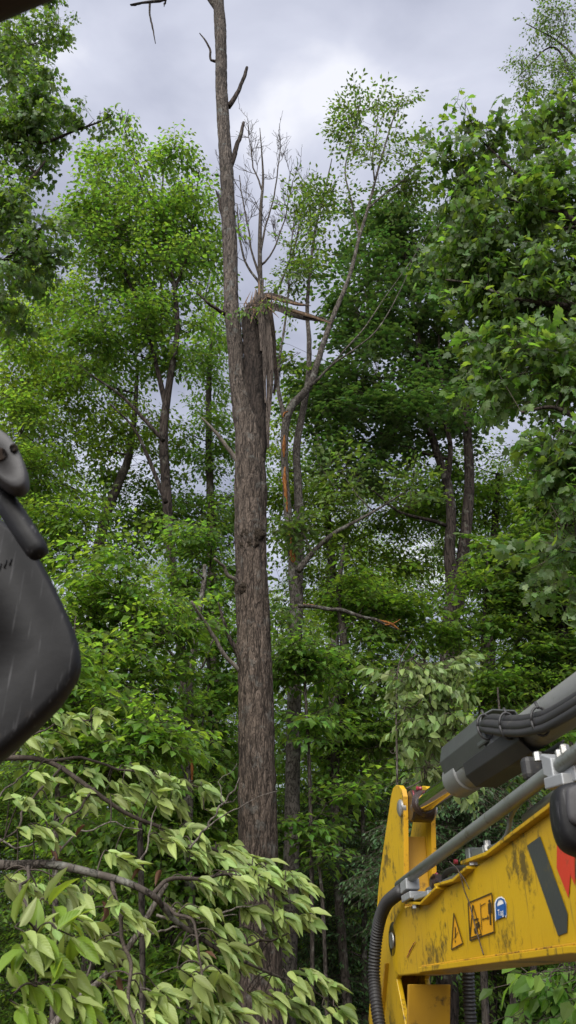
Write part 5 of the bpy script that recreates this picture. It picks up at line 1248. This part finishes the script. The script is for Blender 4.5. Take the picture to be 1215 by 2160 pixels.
# blue and white tag badge
decal('badge', [(1045, 1944), (1043, 1905), (1046, 1897), (1052, 1892), (1058, 1891), (1064, 1895), (1068, 1905), (1069, 1930), (1067, 1936), (1061, 1927), (1049, 1932)], 'decal_white', .0022)
decal('badge', [(1046.5, 1940), (1045, 1906), (1049, 1897), (1056, 1893.5), (1063, 1897), (1067, 1907), (1067.5, 1930), (1065, 1929), (1063, 1907), (1060, 1899), (1055, 1897), (1050, 1900), (1048, 1908), (1049, 1937)], 'decal_blue', .0036)
badge = decal('badge', [(1046, 1913), (1064, 1905), (1065, 1932), (1048, 1940)], 'decal_blue', .0042)
fc = bpy.data.curves.new('badge_text', 'FONT'); fc.body = 'Tag'; fc.size = 1.0; fc.align_x = 'CENTER'
fo = bpy.data.objects.new('badge_text', fc); C.objects.link(fo)
bpy.context.view_layer.update()
me = bpy.data.meshes.new_from_object(fo.evaluated_get(bpy.context.evaluated_depsgraph_get()))
bpy.data.objects.remove(fo)
f, z = pl(1056, 1928, .006)
(fl_, zl_), (fr_, zr_) = pl(1047, 1930, .006), pl(1065, 1924, .006)
wd = abs(fr_ - fl_)
for v in me.vertices:
    v.co = Vector(LW(f - v.co.x * wd / 2.2, .006, z - .003 + v.co.y * .020) - EXB)
me.materials.clear(); me.materials.append(MATS['decal_white'])
link('badge_text', me, boom)
# red grease smear
stroke('grease_smear', (858, 2020), (873, 1990), 2.0, 'grease_red', .0035); stroke('grease_smear', (862, 2008), (876, 1986), 1.0, 'grease_red', .0045)
# a twig lying on the boom's side
etube('caught_twig', [wp(948, 1817, .03), wp(968, 1838, .032), wp(980, 1880, .02), (wp(990, 1906, .012)), wp(1004, 1960, .010), wp(1020, 2014, .012)], .0018, 'bark_twig', boom, 5, 24)
etube('caught_twig', [wp(962, 1832, .031), wp(978, 1852, .026), wp(990, 1876, .018)], .0014, 'bark_twig', boom, 5, 10)
# black lamp housing at the right edge
def pillow(name, pts3, nrm, depth, mat, parent, rounds=((0.80, 0.0), (0.93, .10), (0.985, .28), (1.0, .5), (0.985, .75), (0.93, .93), (0.80, 1.0)), n=56, label=None):
    """closed outline with rounded rim, thickness along nrm (away from the viewer)"""
    p = np.array(pts3); K = len(p)
    pe = np.concatenate([p, p[:3]]) ; p = smooth_path(np.concatenate([p[-2:], p, p[:3]]), n * 2)
    # keep one turn
    d = np.linalg.norm(p - np.array(pts3)[0], axis=1); i0 = int(np.argmin(d[:n])); i1 = n + int(np.argmin(d[n:]))
    p = p[i0:i1]; m_ = len(p); c = p.mean(0); nrm = np.asarray(nrm, float) / np.linalg.norm(nrm)
    V = np.concatenate([c + (p - c) * k + nrm * depth * t_ for k, t_ in rounds] + [[c], [c + nrm * depth]])
    R_ = len(rounds); i_ = np.arange(R_ - 1)[:, None] * m_; j_ = np.arange(m_)[None]; j2 = (j_ + 1) % m_
    q = np.stack([i_ + j_, i_ + m_ + j_, i_ + m_ + j2, i_ + j2], -1).reshape(-1, 4)
    jj = np.arange(m_); jn = (jj + 1) % m_
    t0 = np.stack([np.full(m_, R_ * m_), jj, jn], -1); t1 = np.stack([np.full(m_, R_ * m_ + 1), (R_ - 1) * m_ + jn, (R_ - 1) * m_ + jj], -1)
    a = Acc(); a.add(V, [q, np.concatenate([t0, t1])]); o = a.build(name, mat, parent, off=EXB)
    if label: o['label'] = label
    return o
YL = 1.45
pillow('work_lamp', [P(*q, YL) for q in ((1174, 1668), (1190, 1648), (1240, 1640), (1290, 1652), (1300, 1740), (1270, 1800), (1222, 1795), (1192, 1772), (1176, 1722))], (0.1, 1, 0), .09, 'plastic_black', ex)
pillow('lamp_bezel', [P(*q, YL - .012) for q in ((1196, 1672), (1207, 1656), (1240, 1650), (1275, 1662), (1280, 1700), (1240, 1740), (1203, 1730))], (0.1, 1, 0), .03, 'plastic_grey', ex)
etube('lamp_bracket', [P(1240, 1720, YL + .05), LW(-.22, .06, 2.2), LW(-.24, -.02, 2.2)], .012, 'guard_black', ex, 10)
# ------------------------------------------------------------------ cab roof edge, posts, body
e0, e1 = np.array([-.207, .319]), np.array([-.166, .304]); ed = (e1 - e0) / np.linalg.norm(e1 - e0)
rz0 = 1.9 + .6
fr = [np.array([-.40, .10]), np.array([-.395, .25]), np.array([-.37, .33])] + [e0 + ed * s_ for s_ in np.linspace(-.13, .9, 7)]
bm = bmesh.new()
ringp = [Vector((p[0], p[1], 0)) for p in fr] + [Vector((.62, -1.2, 0)), Vector((-.40, -1.2, 0))]
lo = [bm.verts.new(v + Vector((0, 0, rz0))) for v in ringp]; hi = [bm.verts.new(v + Vector((0, 0, rz0 + .07))) for v in ringp]
bm.faces.new(lo[::-1]); bm.faces.new(hi)
for i_ in range(len(lo)):
    k = (i_ + 1) % len(lo); bm.faces.new((lo[i_], lo[k], hi[k], hi[i_]))
bm_obj('cab_roof', bm, 'cab_trim', ex, True, .012, 3, 'dark brown roof edge of the cab in the top left corner')
for (x_, y_) in ((-.365, .14), (-.365, -1.1), (.5, -1.1), (.52, -.05)):
    ebox('cab_post', (x_, y_, 1.72), (.06, .06, 1.62), 'guard_black', local=False, bevel=.01)
ebox('cab_floor', (-.08, -.35, .86), (1.25, 1.6, .14), 'guard_black', local=False, bevel=.02)
ebox('engine_cover', (0.05, -1.45, 1.2), (1.5, .9, .85), 'yellow_paint', local=False, bevel=.12, seg=4)
ebox('slew_body', (.15, -.6, .68), (1.5, 2.2, .24), 'yellow_paint', local=False, bevel=.05)
ebox('undercarriage', (.1, -.5, .40), (.8, 1.1, .30), 'guard_black', local=False, bevel=.04)
kp = LW(-1.62, -.07, .86)
ebox('king_post', (kp[0] - .02, kp[1] - .05, .72), (.26, .34, .50), 'yellow_paint', local=False, bevel=.03)
for sx in (-1, 1):
    cx = .1 + sx * .62
    tr_o = [(y_, z_) for y_, z_ in [(-.95 - .55 + .26 * math.cos(a_), .28 + .28 * math.sin(a_)) for a_ in np.linspace(math.pi / 2, 3 * math.pi / 2, 9)] + [(.45 + .26 * math.cos(a_), .28 + .28 * math.sin(a_)) for a_ in np.linspace(-math.pi / 2, math.pi / 2, 9)]]
    bm = bmesh.new(); a_ = [bm.verts.new((cx - .14, y_, z_)) for y_, z_ in tr_o]; b_ = [bm.verts.new((cx + .14, y_, z_)) for y_, z_ in tr_o]
    bm.faces.new(a_); bm.faces.new(b_[::-1])
    for i_ in range(len(a_)):
        k = (i_ + 1) % len(a_); bm.faces.new((a_[i_], b_[i_], b_[k], a_[k]))
    bm_obj('track', bm, 'rubber_black', ex, False, .01)
# ------------------------------------------------------------------ side mirror at the left edge
YM = 0.80
hs = [(-40, 1066), (20, 1098), (70, 1150), (104, 1205), (126, 1248), (146, 1292), (163, 1334), (172, 1372), (172, 1402), (160, 1430), (136, 1466), (104, 1500), (54, 1547), (0, 1594), (-60, 1640), (-120, 1640), (-190, 1580), (-235, 1450), (-240, 1280), (-205, 1130), (-130, 1070)]
mir = pillow('mirror', [P(*q, YM) for q in hs], (-.25, 1, .1), .085, 'plastic_black', ex, rounds=((0.0, 0.0), (0.6, 0.0), (0.90, .005), (0.945, .03), (0.975, .09), (0.993, .18), (1.0, .4), (0.97, .8), (0.9, 1.0)), n=70, label='scuffed black plastic mirror housing at the left edge')
etube('mirror_rod', [P(-90, 900, YM - .05), P(-20, 1015, YM - .05), P(20, 1072, YM - .055), P(60, 1133, YM - .06), P(78, 1160, YM - .06), P(84, 1170, YM - .06), P(87, 1175, YM - .06)], [.0125, .0125, .0125, .0122, .0118, .0095, .003], 'plastic_black', mir, 20, 60)
dk = [(-60, 905), (-20, 893), (6, 904), (30, 927), (48, 962), (58, 994), (58, 1020), (44, 1033), (22, 1030), (-10, 1008), (-60, 970), (-80, 930)]
disc = pillow('mirror_bracket', [P(*q, YM - .085) for q in dk], (-.2, 1, .15), .026, 'plastic_grey', mir, n=50, rounds=((0.0, 0), (0.7, 0), (0.86, .0), (0.93, .08), (0.975, .3), (1.0, .7), (.94, 1.0)))
for (px, py, rr_) in ((-1, 958, .0075), (29, 945, .0045)):
    c = P(px, py, YM - .088)
    lathe('hole_shade_disc', c, (-.2, 1, .15), [(-.001, 0), (-.001, rr_), (.004, rr_), (.004, 0)], 'wood_dark', mir, 14)  # dark disc in place of a bracket hole, its shade put into the colour
etube('mirror_arm', [P(-60, 930, YM - .06), P(-150, 950, .55), (-.37, .30, 2.02), (-.365, .15, 2.0)], .014, 'guard_black', mir, 12, 24)

for i_, (px, py, hh_) in enumerate(((-22, 1212, 16), (-12, 1208, 18), (-2, 1203, 16), (9, 1198, 18), (20, 1192, 15))):   # worn moulded marks
    etube('moulded_mark', [P(px, py, YM - .0005), P(px + 4, py - hh_ * .9, YM - .0005)], .0011, 'plastic_black', mir, 6)
